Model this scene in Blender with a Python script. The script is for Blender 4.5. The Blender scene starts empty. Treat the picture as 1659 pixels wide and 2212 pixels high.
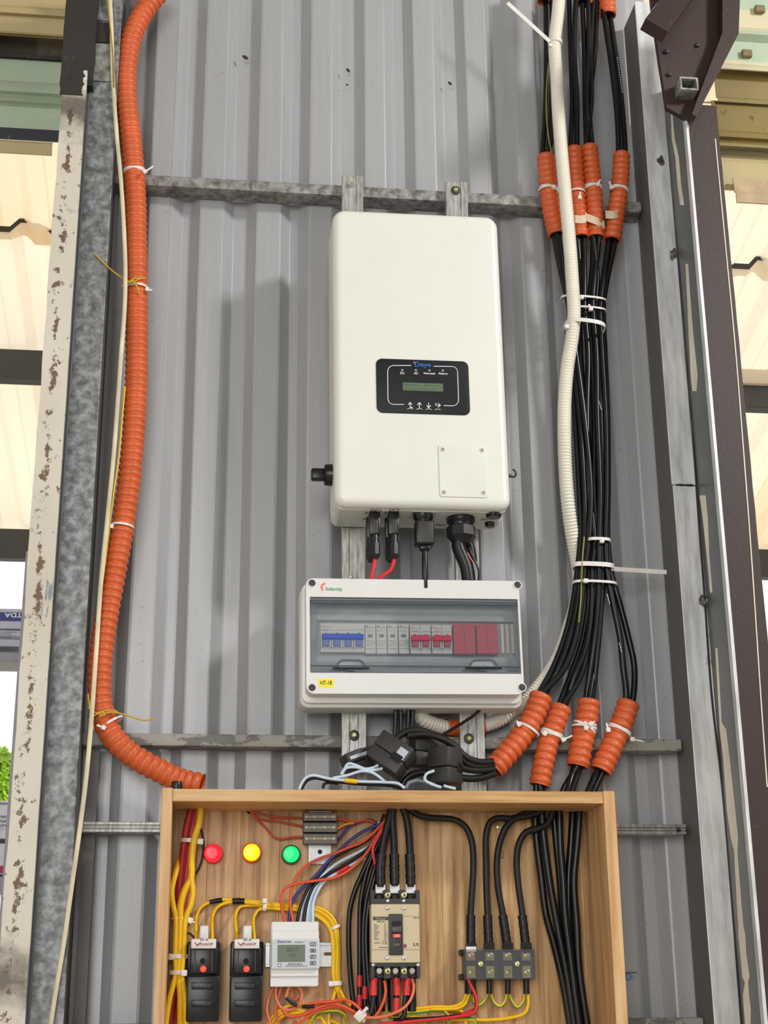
import bpy, bmesh, math, random
from mathutils import Vector, Matrix
random.seed(7)
C = bpy.context.scene.collection
# ------------------------------------------------------------------ camera, sky, lamps, exposure
F = 3138.0; CX, CY = 829.5, 1106.0
CAM = Vector((0.0, -2.75, 1.5))
_vx = Vector((27000.0, 794.0, F)).normalized()          # vanishing directions of the wall's X and Z (image x right, y down, z forward)
_vz = Vector((-91.0, -9306.0, F)); _vz = (_vz - _vx*_vz.dot(_vx)).normalized()
_vy = _vz.cross(_vx)
if _vy.z < 0: _vy = -_vy
def to_world(d): return Vector((d.dot(_vx), d.dot(_vy), d.dot(_vz)))
_r, _u, _b = to_world(Vector((1,0,0))), to_world(Vector((0,-1,0))), to_world(Vector((0,0,-1)))
camd = bpy.data.cameras.new('camera'); cam = bpy.data.objects.new('camera', camd); C.objects.link(cam)
cam.matrix_world = Matrix(((_r.x,_u.x,_b.x,CAM.x),(_r.y,_u.y,_b.y,CAM.y),(_r.z,_u.z,_b.z,CAM.z),(0,0,0,1)))
camd.sensor_fit = 'VERTICAL'; camd.sensor_height = 36.0; camd.lens = F/2212.0*36.0; camd.clip_start = .05
bpy.context.scene.camera = cam
S = bpy.context.scene
S.view_settings.view_transform = 'Standard'; S.view_settings.look = 'None'
S.view_settings.gamma = 1; S.view_settings.use_curve_mapping = False; S.view_settings.exposure = 0.0
W = bpy.data.worlds.new('sky'); S.world = W; W.use_nodes = True
W.node_tree.nodes['Background'].inputs[0].default_value = (1.0, .985, .95, 1); W.node_tree.nodes['Background'].inputs[1].default_value = 1.15
def area(name, loc, aim, size, power, col=(1,1,1)):
    l = bpy.data.lights.new(name, 'AREA'); l.energy = power; l.size = size; l.color = col
    o = bpy.data.objects.new(name, l); C.objects.link(o); o.location = loc
    o.rotation_euler = (Vector(aim)-Vector(loc)).to_track_quat('-Z','Y').to_euler(); return o
area('skylight', (3.26,-2.88,4.36), (-.1,0,2.0), .5, 110, (1,.985,.965))
area('front_fill', (-1.0,-6.0,2.6), (0,0,1.8), 2.5, 150, (1,.99,.975))  # added fill lamp on the camera side, brightens the wall and box
sund = bpy.data.lights.new('sun','SUN'); sund.energy = 3.4; sund.angle = .02; suno = bpy.data.objects.new('sun', sund); C.objects.link(suno)
suno.rotation_euler = (math.radians(-38), math.radians(8), 0)      # stands behind the wall: lights the roofs beyond from above

def P(px, py, Y):
    d = to_world(Vector((px-CX, py-CY, F))); return CAM + d*((Y-CAM.y)/d.y)

# ------------------------------------------------------------------ materials
def lin(h):
    if isinstance(h, str):
        h = h.lstrip('#'); h = [int(h[i:i+2],16)/255 for i in (0,2,4)]
    return tuple((c/12.92 if c <= .04045 else ((c+.055)/1.055)**2.4) for c in h) + (1,)
class NT:
    def __init__(s, name):
        s.m = bpy.data.materials.new(name); s.m.use_nodes = True; s.t = s.m.node_tree; s.b = s.t.nodes['Principled BSDF']
        s.co = None
    def n(s, kind, **kw):
        x = s.t.nodes.new(kind)
        for k, v in kw.items():
            if k in x.inputs.keys(): x.inputs[k].default_value = v
            else: setattr(x, k, v)
        return x
    def l(s, a, b): s.t.links.new(a, b)
    def coords(s, scale=(1,1,1)):
        if s.co is None: s.co = s.n('ShaderNodeTexCoord').outputs['Object']
        mp = s.n('ShaderNodeMapping'); mp.inputs['Scale'].default_value = scale; s.l(s.co, mp.inputs['Vector']); return mp.outputs[0]
    def noise(s, sc, stretch=(1,1,1), detail=4, rough=.55):
        x = s.n('ShaderNodeTexNoise'); x.inputs['Scale'].default_value = sc; x.inputs['Detail'].default_value = detail; x.inputs['Roughness'].default_value = rough
        s.l(s.coords(stretch), x.inputs['Vector']); return x.outputs['Fac']
    def ramp(s, fac, stops, interp='LINEAR'):
        r = s.n('ShaderNodeValToRGB'); r.color_ramp.interpolation = interp
        while len(r.color_ramp.elements) < len(stops): r.color_ramp.elements.new(.5)
        for e, (p, c) in zip(r.color_ramp.elements, stops): e.position = p; e.color = c
        s.l(fac, r.inputs[0]); return r.outputs[0]
    def mix(s, fac, a, b):
        x = s.n('ShaderNodeMix', data_type='RGBA')
        for i, v in ((6,a),(7,b)):
            if isinstance(v, tuple): x.inputs[i].default_value = v
            else: s.l(v, x.inputs[i])
        if isinstance(fac, float): x.inputs[0].default_value = fac
        else: s.l(fac, x.inputs[0])
        return x.outputs[2]
    def bump(s, fac, st, dist=.002):
        b = s.n('ShaderNodeBump'); b.inputs['Strength'].default_value = st; b.inputs['Distance'].default_value = dist
        s.l(fac, b.inputs['Height']); s.l(b.outputs[0], s.b.inputs['Normal'])
BW = lambda v: (v,v,v,1)
_mc = {}
def M(name, col, rough=.5, metal=0, var=.06, sc=40, spec=None, emit=0, stretch=(1,1,1)):
    if name in _mc: return _mc[name]
    t = NT(name); c = lin(col); b = t.b
    f = t.noise(sc, stretch)
    lo = tuple(max(0,x*(1-var*2)) for x in c[:3])+(1,); hi = tuple(min(1,x*(1+var*2)) for x in c[:3])+(1,)
    t.l(t.ramp(f, [(.25,lo),(.75,hi)]), b.inputs['Base Color'])
    b.inputs['Roughness'].default_value = rough; b.inputs['Metallic'].default_value = metal
    if spec is not None: b.inputs['Specular IOR Level'].default_value = spec
    if emit: b.inputs['Emission Color'].default_value = c; b.inputs['Emission Strength'].default_value = emit
    _mc[name] = t.m; return t.m
def galv(name, base, dark, light, sc=60, rough=.5, metal=.35, rust=0.0, stretch=(1,1,1), rustcol='#4a3a2a', rsc=9):
    t = NT(name); n1 = t.noise(sc, stretch, 5, .6)
    v = t.n('ShaderNodeTexVoronoi'); v.inputs['Scale'].default_value = sc*1.6; t.l(t.coords(stretch), v.inputs['Vector'])
    c1 = t.ramp(n1, [(.36,lin(dark)),(.5,lin(base)),(.62,lin(light))])
    vc = t.n('ShaderNodeSeparateColor'); t.l(v.outputs['Color'], vc.inputs[0])
    c2 = t.mix(.12, c1, t.ramp(vc.outputs[0], [(.1,lin(dark)),(.9,lin(light))]))
    if rust:
        n2 = t.noise(rsc, (1,1,.5), 6, .7); c2 = t.mix(t.ramp(n2, [(.62-rust*.3,BW(0)),(.70-rust*.3,BW(1))]), c2, lin(rustcol))
    t.l(c2, t.b.inputs['Base Color']); t.b.inputs['Roughness'].default_value = rough; t.b.inputs['Metallic'].default_value = metal
    t.bump(n1, .15); return t.m
def wall_mat():
    t = NT('grey_sheet_metal'); a = t.noise(2.2, (1,1,.35), 5, .6); b = t.noise(60, (1.5,1,.06), 3); d = t.noise(140, (1,1,1), 2)
    c = t.ramp(a, [(.25,lin('#9c9d9f')),(.55,lin('#a8a9ab')),(.8,lin('#afb0b1'))])
    c = t.mix(t.ramp(b, [(.45,BW(0)),(.75,BW(.25))]), c, lin('#bcbdbf'))
    c = t.mix(t.ramp(d, [(.68,BW(0)),(.75,BW(.5))]), c, lin('#6f6c66'))
    t.l(c, t.b.inputs['Base Color']); t.b.inputs['Roughness'].default_value = .42; t.b.inputs['Metallic'].default_value = .15; t.bump(a, .25, .01); return t.m
def wood(name, a, b, c, stretch=(9,9,.55), knots=True):
    t = NT(name); tc = t.n('ShaderNodeTexCoord'); oi = t.n('ShaderNodeObjectInfo'); va = t.n('ShaderNodeVectorMath', operation='MULTIPLY_ADD'); va.inputs[1].default_value = (7.3,3.1,11.7)
    t.l(oi.outputs['Random'], va.inputs[0]); t.l(tc.outputs['Object'], va.inputs[2]); t.co = va.outputs[0]
    n = t.noise(7, stretch, 6, .6); f = t.noise(60, (stretch[0]*.7, 1, stretch[2]*.35) if stretch[2] < 1 else (.1,1,8), 4)
    col = t.ramp(n, [(.34,lin(a)),(.5,lin(b)),(.64,lin(c))])
    col = t.mix(t.ramp(f, [(.45,BW(0)),(.8,BW(.35))]), col, lin(a))
    if knots:
        k = t.noise(9, (1,1,.5), 2); col = t.mix(t.ramp(k, [(.70,BW(0)),(.78,BW(.75))]), col, lin('#5a3a22'))
    hs = t.n('ShaderNodeHueSaturation'); t.l(col, hs.inputs['Color'])
    mr = t.n('ShaderNodeMapRange'); mr.inputs['To Min'].default_value = .9; mr.inputs['To Max'].default_value = 1.06; t.l(oi.outputs['Random'], mr.inputs['Value']); t.l(mr.outputs[0], hs.inputs['Value'])
    t.l(hs.outputs[0], t.b.inputs['Base Color']); t.b.inputs['Roughness'].default_value = .45; t.bump(f, .2, .001); return t.m
def peel(name, base, spot, patch, sc1=26, th=.62, patch_th=.66, patch_sc=5, rough=.55, pstretch=(1,1,.3)):
    """old paint with small rust spots and larger peeled patches"""
    t = NT(name); big = t.noise(3, (1,1,.6), 5); s1 = t.noise(sc1, (1,1,.8), 7, .75); p = t.noise(patch_sc, pstretch, 8, .65)
    c = t.ramp(big, [(.3,tuple(x*.8 for x in lin(base)[:3])+(1,)),(.65,lin(base))])
    c = t.mix(t.ramp(p, [(patch_th,BW(0)),(patch_th+.025,BW(1))]), c, lin(patch))
    c = t.mix(t.ramp(s1, [(th,BW(0)),(th+.05,BW(1))]), c, lin(spot))
    t.l(c, t.b.inputs['Base Color']); t.b.inputs['Roughness'].default_value = rough; t.bump(s1, .3); return t.m
def tinted(name, col, opac, rough=.06):
    t = NT(name); tr = t.n('ShaderNodeBsdfTransparent'); mx = t.n('ShaderNodeMixShader'); mx.inputs[0].default_value = opac
    n = t.noise(25, (1,1,1), 4); t.l(t.ramp(n, [(.3,tuple(x*.9 for x in lin(col)[:3])+(1,)),(.8,lin(col))]), t.b.inputs['Base Color']); t.b.inputs['Roughness'].default_value = rough
    out = t.t.nodes['Material Output']; t.l(tr.outputs[0], mx.inputs[1]); t.l(t.b.outputs[0], mx.inputs[2]); t.l(mx.outputs[0], out.inputs['Surface']); return t.m
def roofing(name, col):
    t = NT(name); tl = t.n('ShaderNodeBsdfTranslucent'); ad = t.n('ShaderNodeMixShader'); ad.inputs[0].default_value = .45
    n = t.noise(1.2, (3,.4,1), 4); cc = t.ramp(n, [(.3,tuple(x*.88 for x in lin(col)[:3])+(1,)),(.7,lin(col))])
    t.l(cc, t.b.inputs['Base Color']); t.l(cc, tl.inputs[0]); t.b.inputs['Roughness'].default_value = .6
    t.l(t.b.outputs[0], ad.inputs[1]); t.l(tl.outputs[0], ad.inputs[2]); t.l(ad.outputs[0], t.t.nodes['Material Output'].inputs['Surface']); return t.m
m_wall = wall_mat()
m_purlin = galv('galvanised_purlin', '#8a8983', '#5f5c55', '#a3a29c', 55, .6, .2, .1, rustcol='#5c5346')
m_purlin2 = peel('peeling_purlin', '#a09d94', '#3b362f', '#6a6863', 60, .60, .50, 16, pstretch=(.5,1,1))
m_strut = galv('bright_galvanised', '#b0aea8', '#8d8b86', '#c6c6c2', 50, .42, .5, 0, (3,1,.5))
m_stud = galv('spangled_galvanised', '#7b7d7d', '#565858', '#9c9ea0', 55, .5, .25, .14, rustcol='#45433f', rsc=7)
m_colw = peel('white_paint_with_rust', '#d3cabb', '#5a4634', '#85868d', 34, .565, .62, 9)
m_brown = peel('brown_primer', '#33201a', '#cfc8be', '#403b39', 95, .665, .62, 4, .5)
m_black = peel('blackened_steel', '#2c2723', '#171412', '#453c33', 20, .62, .6, 6, .7)
m_rgalv = galv('pale_galvanised', '#d6d8d7', '#bdbdb9', '#e6e8e8', 22, .42, .25, .05, (2.5,1,.35), rustcol='#55493c', rsc=6)
m_grey = peel('dark_grey_primer', '#5d5f62', '#43423f', '#5f6a80', 30, .74, .62, 2.2, .4, (1,1,.25))
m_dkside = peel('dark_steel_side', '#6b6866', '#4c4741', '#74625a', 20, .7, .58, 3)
m_clear2 = tinted('clear_fuse_cover', '#a5a39d', .38, .12)
m_cream = M('cream_paint_drip', '#efe4cf', .45, 0, .08, 12)
m_orange = M('orange_plastic', '#d05f2f', .42, 0, .06, 15)
m_white_c = M('ivory_conduit_plastic', '#e6dfd0', .45, 0, .03, 20)
m_tie = M('translucent_nylon', '#e3ddd8', .35, 0, .04, 50)
m_cable = M('black_rubber', '#0f1012', .30, 0, .25, 30, .4)
m_cable2 = M('matt_black_rubber', '#191716', .45, 0, .2, 30, .35)
m_shrink = M('black_tape', '#100f0f', .38, 0, .3, 90, .4)
m_red = M('red_insulation', '#d02a2e', .4)
m_redcable = M('dark_red_sheath', '#b4262b', .45, 0, .1)
m_yel = M('yellow_insulation', '#eabb05', .4, 0, .05)
m_or = M('orange_red_wire', '#d9512f', .4, 0, .05)
m_salmon = M('salmon_wire', '#dd7455', .4, 0, .05)
m_blue = M('dark_blue_wire', '#30337a', .4)
m_lblue = M('pale_blue_wire', '#c3d4e2', .4, 0, .04)
m_green = M('green_stripe', '#2f8a35', .4)
m_inv = M('white_powder_coat', '#e1e0d7', .36, 0, .01, 8)
m_invu = M('white_powder_coat_rear', '#d3d1c7', .4, 0, .01, 8)
m_panel = M('black_panel_film', '#17171c', .45, 0, .05, 40, .3)
m_wht = M('white_print', '#e8e8ea', .5)
m_dkp = M('black_plastic', '#141416', .33, 0, .12, 40, .45)
m_dkp2 = M('charcoal_plastic', '#33312f', .5, 0, .08)
m_abs = M('white_abs_plastic', '#dbdad7', .35, 0, .015, 10)
m_abs2 = M('grey_abs_plastic', '#cbc9c5', .4, 0, .015, 10)
m_beige = M('beige_breaker_plastic', '#c9b998', .45, 0, .02, 10)
m_steel = M('zinc_plated_steel', '#c9c6bd', .3, .8, .08, 60)
m_brass = M('yellow_zinc_steel', '#d5cf8e', .3, .6, .1, 60)
m_alu = M('aluminium_rail', '#c9cacb', .35, .5, .05, 30)
m_inner = M('grey_box_inside', '#a3a6a8', .6)
m_bluet = M('blue_toggle', '#2a4aa3', .4)
m_redt = M('crimson_toggle', '#9c2240', .4)
m_redc = M('crimson_cover', '#b8283f', .45, 0, .05)
m_tape = M('masking_tape', '#d8c3a6', .7, 0, .06)
m_ylab = M('yellow_label', '#f4e413', .5, 0, .02)
m_ink = M('black_ink', '#2a2a2c', .6)
m_inkred = M('red_ink', '#a32a2a', .6)
m_inkgreen = M('green_ink', '#3fa06a', .6)
m_inkor = M('orange_ink', '#ef6a3c', .6)
m_inkblue = M('blue_ink', '#2a6fc0', .6)
m_lcd = M('lcd_green', '#5f7358', .3, 0, .05)
m_lcd2 = M('lcd_grey_green', '#5c6854', .3, 0, .05)
m_clear = tinted('smoky_clear_plastic', '#6c6c6e', .45, .12)
m_door = tinted('tinted_door_plastic', '#7b848c', .20, .08)
m_doorrim = tinted('tinted_door_rim', '#5b626c', .72, .15)
m_wood = wood('oak_back_panel', '#94693c', '#c59a66', '#dbb683')
m_woodt = wood('oak_board_horizontal', '#b07f4a', '#cca069', '#dab482', (.5,9,9))
m_woodv = wood('oak_board_vertical', '#b58656', '#cba06e', '#d8b284', (9,9,.5), False)

# ------------------------------------------------------------------ mesh helpers
WM = {}
def mk(name, V, Fc, mat, parent=None, local=False, smooth=False, label=None, cat=None, group=None, kind=None):
    """one mesh object; V in world coordinates, or in the parent's frame when local"""
    me = bpy.data.meshes.new(name)
    V = [Vector(v) for v in V]
    o = bpy.data.objects.new(name, me)
    if parent is not None:
        if not local:
            inv = WM[parent].inverted(); V = [inv @ v for v in V]
        o.parent = parent; WM[o] = WM[parent]
    else:
        lo = Vector((min(v.x for v in V),min(v.y for v in V),min(v.z for v in V))); hi = Vector((max(v.x for v in V),max(v.y for v in V),max(v.z for v in V)))
        c = (lo+hi)/2; V = [v-c for v in V]; o.location = c; WM[o] = Matrix.Translation(c)
    me.from_pydata(V, [], Fc); me.update()
    if smooth:
        for p in me.polygons: p.use_smooth = len(p.vertices) < 9
        if smooth != 'all':
            try: me.set_sharp_from_angle(angle=math.radians(40))
            except Exception: pass
    me.materials.append(mat); C.objects.link(o); tag(o, label, cat, group, kind); return o
def tag(o, label=None, cat=None, group=None, kind=None):
    if label: o['label'] = label
    if cat: o['category'] = cat
    if group: o['group'] = group
    if kind: o['kind'] = kind
    return o
class G:
    def __init__(s): s.V = []; s.F = []
    def add(s, vf):
        n = len(s.V); s.V += [Vector(v) for v in vf[0]]; s.F += [[i+n for i in f] for f in vf[1]]; return s
    def vf(s): return s.V, s.F
def frombm(bm):
    bm.verts.index_update(); V = [v.co.copy() for v in bm.verts]; Fc = [[v.index for v in f.verts] for f in bm.faces]; bm.free(); return V, Fc
def rbox(x0,x1,y0,y1,z0,z1,b=0,seg=2):
    bm = bmesh.new(); bmesh.ops.create_cube(bm, size=1)
    for v in bm.verts: v.co = Vector(((x0+x1)/2+v.co.x*(x1-x0), (y0+y1)/2+v.co.y*(y1-y0), (z0+z1)/2+v.co.z*(z1-z0)))
    if b: bmesh.ops.bevel(bm, geom=bm.edges[:], offset=min(b,abs(x1-x0)*.45,abs(y1-y0)*.45,abs(z1-z0)*.45), segments=seg, affect='EDGES', profile=.5)
    return frombm(bm)
def prism(poly, y0, y1, b=0, seg=3, bback=0):
    """polygon of (x,z), extruded from the front y0 to the back y1; b rounds the front rim"""
    bm = bmesh.new(); f = [bm.verts.new((x,y0,z)) for x,z in poly]; k = [bm.verts.new((x,y1,z)) for x,z in poly]; n = len(poly)
    ff = bm.faces.new(f); bm.faces.new(k[::-1])
    for i in range(n): bm.faces.new((f[i],k[i],k[(i+1)%n],f[(i+1)%n]))
    bmesh.ops.recalc_face_normals(bm, faces=bm.faces[:])
    if b:
        fr = set(f); bmesh.ops.bevel(bm, geom=[e for e in bm.edges if e.verts[0] in fr and e.verts[1] in fr], offset=b, segments=seg, affect='EDGES', profile=.5)
    return frombm(bm)
def rrect(x0,x1,z0,z1,r,n=5):
    if isinstance(r,(int,float)): r = (r,)*4           # tl tr br bl
    pts = []
    for (cx,cz,a0,rr) in ((x0+r[0],z1-r[0],180,r[0]),(x1-r[1],z1-r[1],90,r[1]),(x1-r[2],z0+r[2],0,r[2]),(x0+r[3],z0+r[3],-90,r[3])):
        for i in range(n+1):
            a = math.radians(a0-90*i/n); pts.append((cx+rr*math.cos(a), cz+rr*math.sin(a)))
    out = []
    for p in pts:
        if not out or (abs(p[0]-out[-1][0])+abs(p[1]-out[-1][1])) > 1e-6: out.append(p)
    return out
def frame_ring(o, i, y0, y1):
    """flat ring between outer and inner outlines (same point count), thickness y0..y1"""
    n = len(o); V = [(x,y0,z) for x,z in o]+[(x,y0,z) for x,z in i]+[(x,y1,z) for x,z in o]+[(x,y1,z) for x,z in i]; Fc = []
    for k in range(n):
        j = (k+1)%n
        Fc += [[k,j,n+j,n+k],[k,2*n+k,2*n+j,j],[n+k,n+j,3*n+j,3*n+k],[2*n+k,3*n+k,3*n+j,2*n+j]]
    return V, Fc
def cyl(a, b, r, n=16, r2=None, caps=True):
    a = Vector(a); b = Vector(b); d = (b-a).normalized(); u = d.orthogonal().normalized(); w = d.cross(u); r2 = r if r2 is None else r2
    V = []; Fc = []
    for i in range(n):
        t = 2*math.pi*i/n; V.append(a+(u*math.cos(t)+w*math.sin(t))*r); V.append(b+(u*math.cos(t)+w*math.sin(t))*r2)
    for i in range(n): j = (i+1)%n; Fc.append([2*i,2*j,2*j+1,2*i+1])
    if caps: Fc += [[2*i for i in range(n)][::-1], [2*i+1 for i in range(n)]]
    return V, Fc
def lathe(o, d, prof, n=20):
    """prof: (distance along d, radius)"""
    o = Vector(o); d = Vector(d).normalized(); u = d.orthogonal().normalized(); w = d.cross(u); V = []; Fc = []
    for (s,r) in prof:
        for i in range(n): t = 2*math.pi*i/n; V.append(o+d*s+(u*math.cos(t)+w*math.sin(t))*r)
    for k in range(len(prof)-1):
        for i in range(n): j = (i+1)%n; Fc.append([k*n+i,k*n+j,(k+1)*n+j,(k+1)*n+i])
    Fc.append([i for i in range(n)][::-1]); Fc.append([(len(prof)-1)*n+i for i in range(n)]); return V, Fc
def spline(pts, step):
    pts = [Vector(p) for p in pts]; out = []
    P0 = [pts[0]*2-pts[1]] + pts + [pts[-1]*2-pts[-2]]
    for i in range(1, len(P0)-2):
        p0,p1,p2,p3 = P0[i-1:i+3]
        # centripetal form keeps bends smooth where the points are uneven
        t0 = 0; t1 = t0+max((p1-p0).length,1e-6)**.5; t2 = t1+max((p2-p1).length,1e-6)**.5; t3 = t2+max((p3-p2).length,1e-6)**.5
        n = max(1, int((p2-p1).length/step))
        for k in range(n):
            t = t1+(t2-t1)*k/n
            a1 = p0*((t1-t)/(t1-t0))+p1*((t-t0)/(t1-t0)); a2 = p1*((t2-t)/(t2-t1))+p2*((t-t1)/(t2-t1)); a3 = p2*((t3-t)/(t3-t2))+p3*((t-t2)/(t3-t2))
            b1 = a1*((t2-t)/(t2-t0))+a2*((t-t0)/(t2-t0)); b2 = a2*((t3-t)/(t3-t1))+a3*((t-t1)/(t3-t1))
            out.append(b1*((t2-t)/(t2-t1))+b2*((t-t1)/(t2-t1)))
    out.append(pts[-1]); return out
def sweep(cs, rf, n=8, caps=True, flat=None):
    """tube along the points cs; rf(i, length) gives the radius"""
    T = [(cs[min(i+1,len(cs)-1)]-cs[max(i-1,0)]).normalized() for i in range(len(cs))]
    u = T[0].cross(Vector((0,-1,0))); u = u.normalized() if u.length > 1e-4 else T[0].orthogonal().normalized()
    V = []; Fc = []; L = 0
    for i, p in enumerate(cs):
        if i: L += (p-cs[i-1]).length
        u = (u-T[i]*u.dot(T[i])).normalized(); w = T[i].cross(u); r = rf(i, L)
        for k in range(n):
            a = 2*math.pi*k/n; V.append(p+(u*math.cos(a)*(flat[0] if flat else 1)+w*math.sin(a)*(flat[1] if flat else 1))*r)
    for i in range(len(cs)-1):
        for k in range(n): j = (k+1)%n; Fc.append([i*n+k,i*n+j,(i+1)*n+j,(i+1)*n+k])
    if caps: Fc += [[k for k in range(n)][::-1], [(len(cs)-1)*n+k for k in range(n)]]
    return V, Fc
def pts(lst, Y):
    return [P(p[0],p[1],p[2] if len(p) > 2 else Y) for p in lst]
def wire(name, label, cat, lst, Y, r, mat, group=None, parent=None, n=12, step=.008, flat=None):
    cs = spline(pts(lst,Y), step); V, Fc = sweep(cs, lambda i,L: r, n, True, flat)
    return mk(name, V, Fc, mat, parent, smooth=True, label=label, cat=cat, group=group)
def ridged(lst, Y, r, pitch, depth, n=18, caps=False, per=6, sharp=.6, inner=None):
    cs = spline(pts(lst,Y), pitch/per)
    V, Fc = sweep(cs, lambda i,L: r*(1-depth*(1-abs(math.sin(math.pi*L/pitch))**sharp)), n, caps)
    if inner:
        V2, F2 = sweep(cs, lambda i,L: r*inner, n, False); m = len(V); V = V+V2; Fc = Fc+[[i+m for i in f[::-1]] for f in F2]
        e = len(cs)-1
        for k in range(n): j = (k+1)%n; Fc += [[k,j,m+j,m+k],[e*n+k,m+e*n+k,m+e*n+j,e*n+j]]
    return V, Fc
def text_vf(s, x0,x1,z0,z1,y, bold=0.0, flip=False):
    cu = bpy.data.curves.new('t','FONT'); cu.body = s; cu.offset = bold; cu.resolution_u = 3
    o = bpy.data.objects.new('t', cu); C.objects.link(o); bpy.context.view_layer.update()
    me = bpy.data.meshes.new_from_object(o.evaluated_get(bpy.context.evaluated_depsgraph_get()))
    V = [v.co.copy() for v in me.vertices]; Fc = [list(p.vertices) for p in me.polygons]
    bpy.data.objects.remove(o); bpy.data.meshes.remove(me); bpy.data.curves.remove(cu)
    if not V: return [], []
    ax,bx = min(v.x for v in V),max(v.x for v in V); ay,by = min(v.y for v in V),max(v.y for v in V)
    out = []
    for v in V:
        a = (v.x-ax)/max(bx-ax,1e-6); b = (v.y-ay)/max(by-ay,1e-6)
        if flip: a = 1-a; b = 1-b
        out.append((x0+a*(x1-x0), y, z0+b*(z1-z0)))
    return out, Fc
class Dev:
    """a thing whose parts are placed in its own frame; pixel positions are turned into the frame's metres once, at the given depth"""
    def __init__(s, name, label, cat, px, py, Y, roll=0, group=None):
        s.o = bpy.data.objects.new(name, None); C.objects.link(s.o); s.o.empty_display_size = .02
        p = P(px,py,Y); s.o.location = p; s.o.rotation_euler = (0,roll,0); tag(s.o,label,cat,group); s.Y0 = Y
        WM[s.o] = Matrix.Translation(p) @ Matrix.Rotation(roll,4,'Y'); s.inv = WM[s.o].inverted()
    def loc(s, px, py, Y): return s.inv @ P(px,py,Y)
    def rect(s, a, b, c, d, Y):
        p = s.loc(a,b,Y); q = s.loc(c,d,Y); return p.x, q.x, q.z, p.z
    def put(s, name, vf, mat, parent=None, smooth=False, label=None, kind=None):
        return mk(name, vf[0], vf[1], mat, parent or s.o, local=True, smooth=smooth, label=label, kind=kind)
    def box(s, name, r, Yf, Yb, mat, b=.001, parent=None, smooth=False, label=None, seg=2):
        x0,x1,z0,z1 = s.rect(*r, Yf); return s.put(name, rbox(x0,x1,Yf-s.Y0,Yb-s.Y0,z0,z1,b,seg), mat, parent, smooth, label)
    def boxvf(s, r, Yf, Yb, b=.001):
        x0,x1,z0,z1 = s.rect(*r, Yf); return rbox(x0,x1,Yf-s.Y0,Yb-s.Y0,z0,z1,b)
    def rr(s, name, r, rad, Yf, Yb, mat, b=0, parent=None, label=None):
        x0,x1,z0,z1 = s.rect(*r, Yf); return s.put(name, prism(rrect(x0,x1,z0,z1,rad), Yf-s.Y0, Yb-s.Y0, b), mat, parent, True, label)
    def text(s, st, r, Yf, mat, bold=0.0, parent=None, flip=False, name='lettering'):
        x0,x1,z0,z1 = s.rect(*r, Yf); return s.put(name, text_vf(st,x0,x1,z0,z1,Yf-s.Y0-.0004,bold,flip), mat, parent)
    def textvf(s, st, r, Yf, bold=0.0):
        x0,x1,z0,z1 = s.rect(*r, Yf); return text_vf(st,x0,x1,z0,z1,Yf-s.Y0-.0004,bold)
    def disc(s, name, px, py, r, Yf, Yb, mat, parent=None, n=20, label=None, dome=False):
        p = s.loc(px,py,Yf); h = Yb-Yf; d = (0,-1,0); o = Vector((p.x,Yb-s.Y0,p.z))
        prof = [(0,r),(h*.75,r),(h*.92,r*.9),(h,r*.75)] if not dome else [(0,r),(h*.5,r),(h*.7,r*.86),(h*.9,r*.55),(h,r*.2)]
        return s.put(name, lathe(o,d,prof,n), mat, parent, True, label)
    def screw(s, name, px, py, r, Yf, mat, parent=None, cross=True, label=None):
        """round head with a cross recess built as raised quarters"""
        p = s.loc(px,py,Yf); g = G(); y = Yf-s.Y0
        g.add(lathe((p.x,y,p.z),(0,-1,0),[(0,r),(r*.35,r*.95),(r*.5,r*.7)],14))
        ob = s.put(name, g.vf(), mat, parent, True, label)
        return ob
def cross_vf(p, y, r, w):
    g = G(); g.add(rbox(p.x-r,p.x+r,y-.0006,y,p.z-w,p.z+w)); g.add(rbox(p.x-w,p.x+w,y-.0006,y,p.z-r,p.z+r)); return g.vf()
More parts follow.
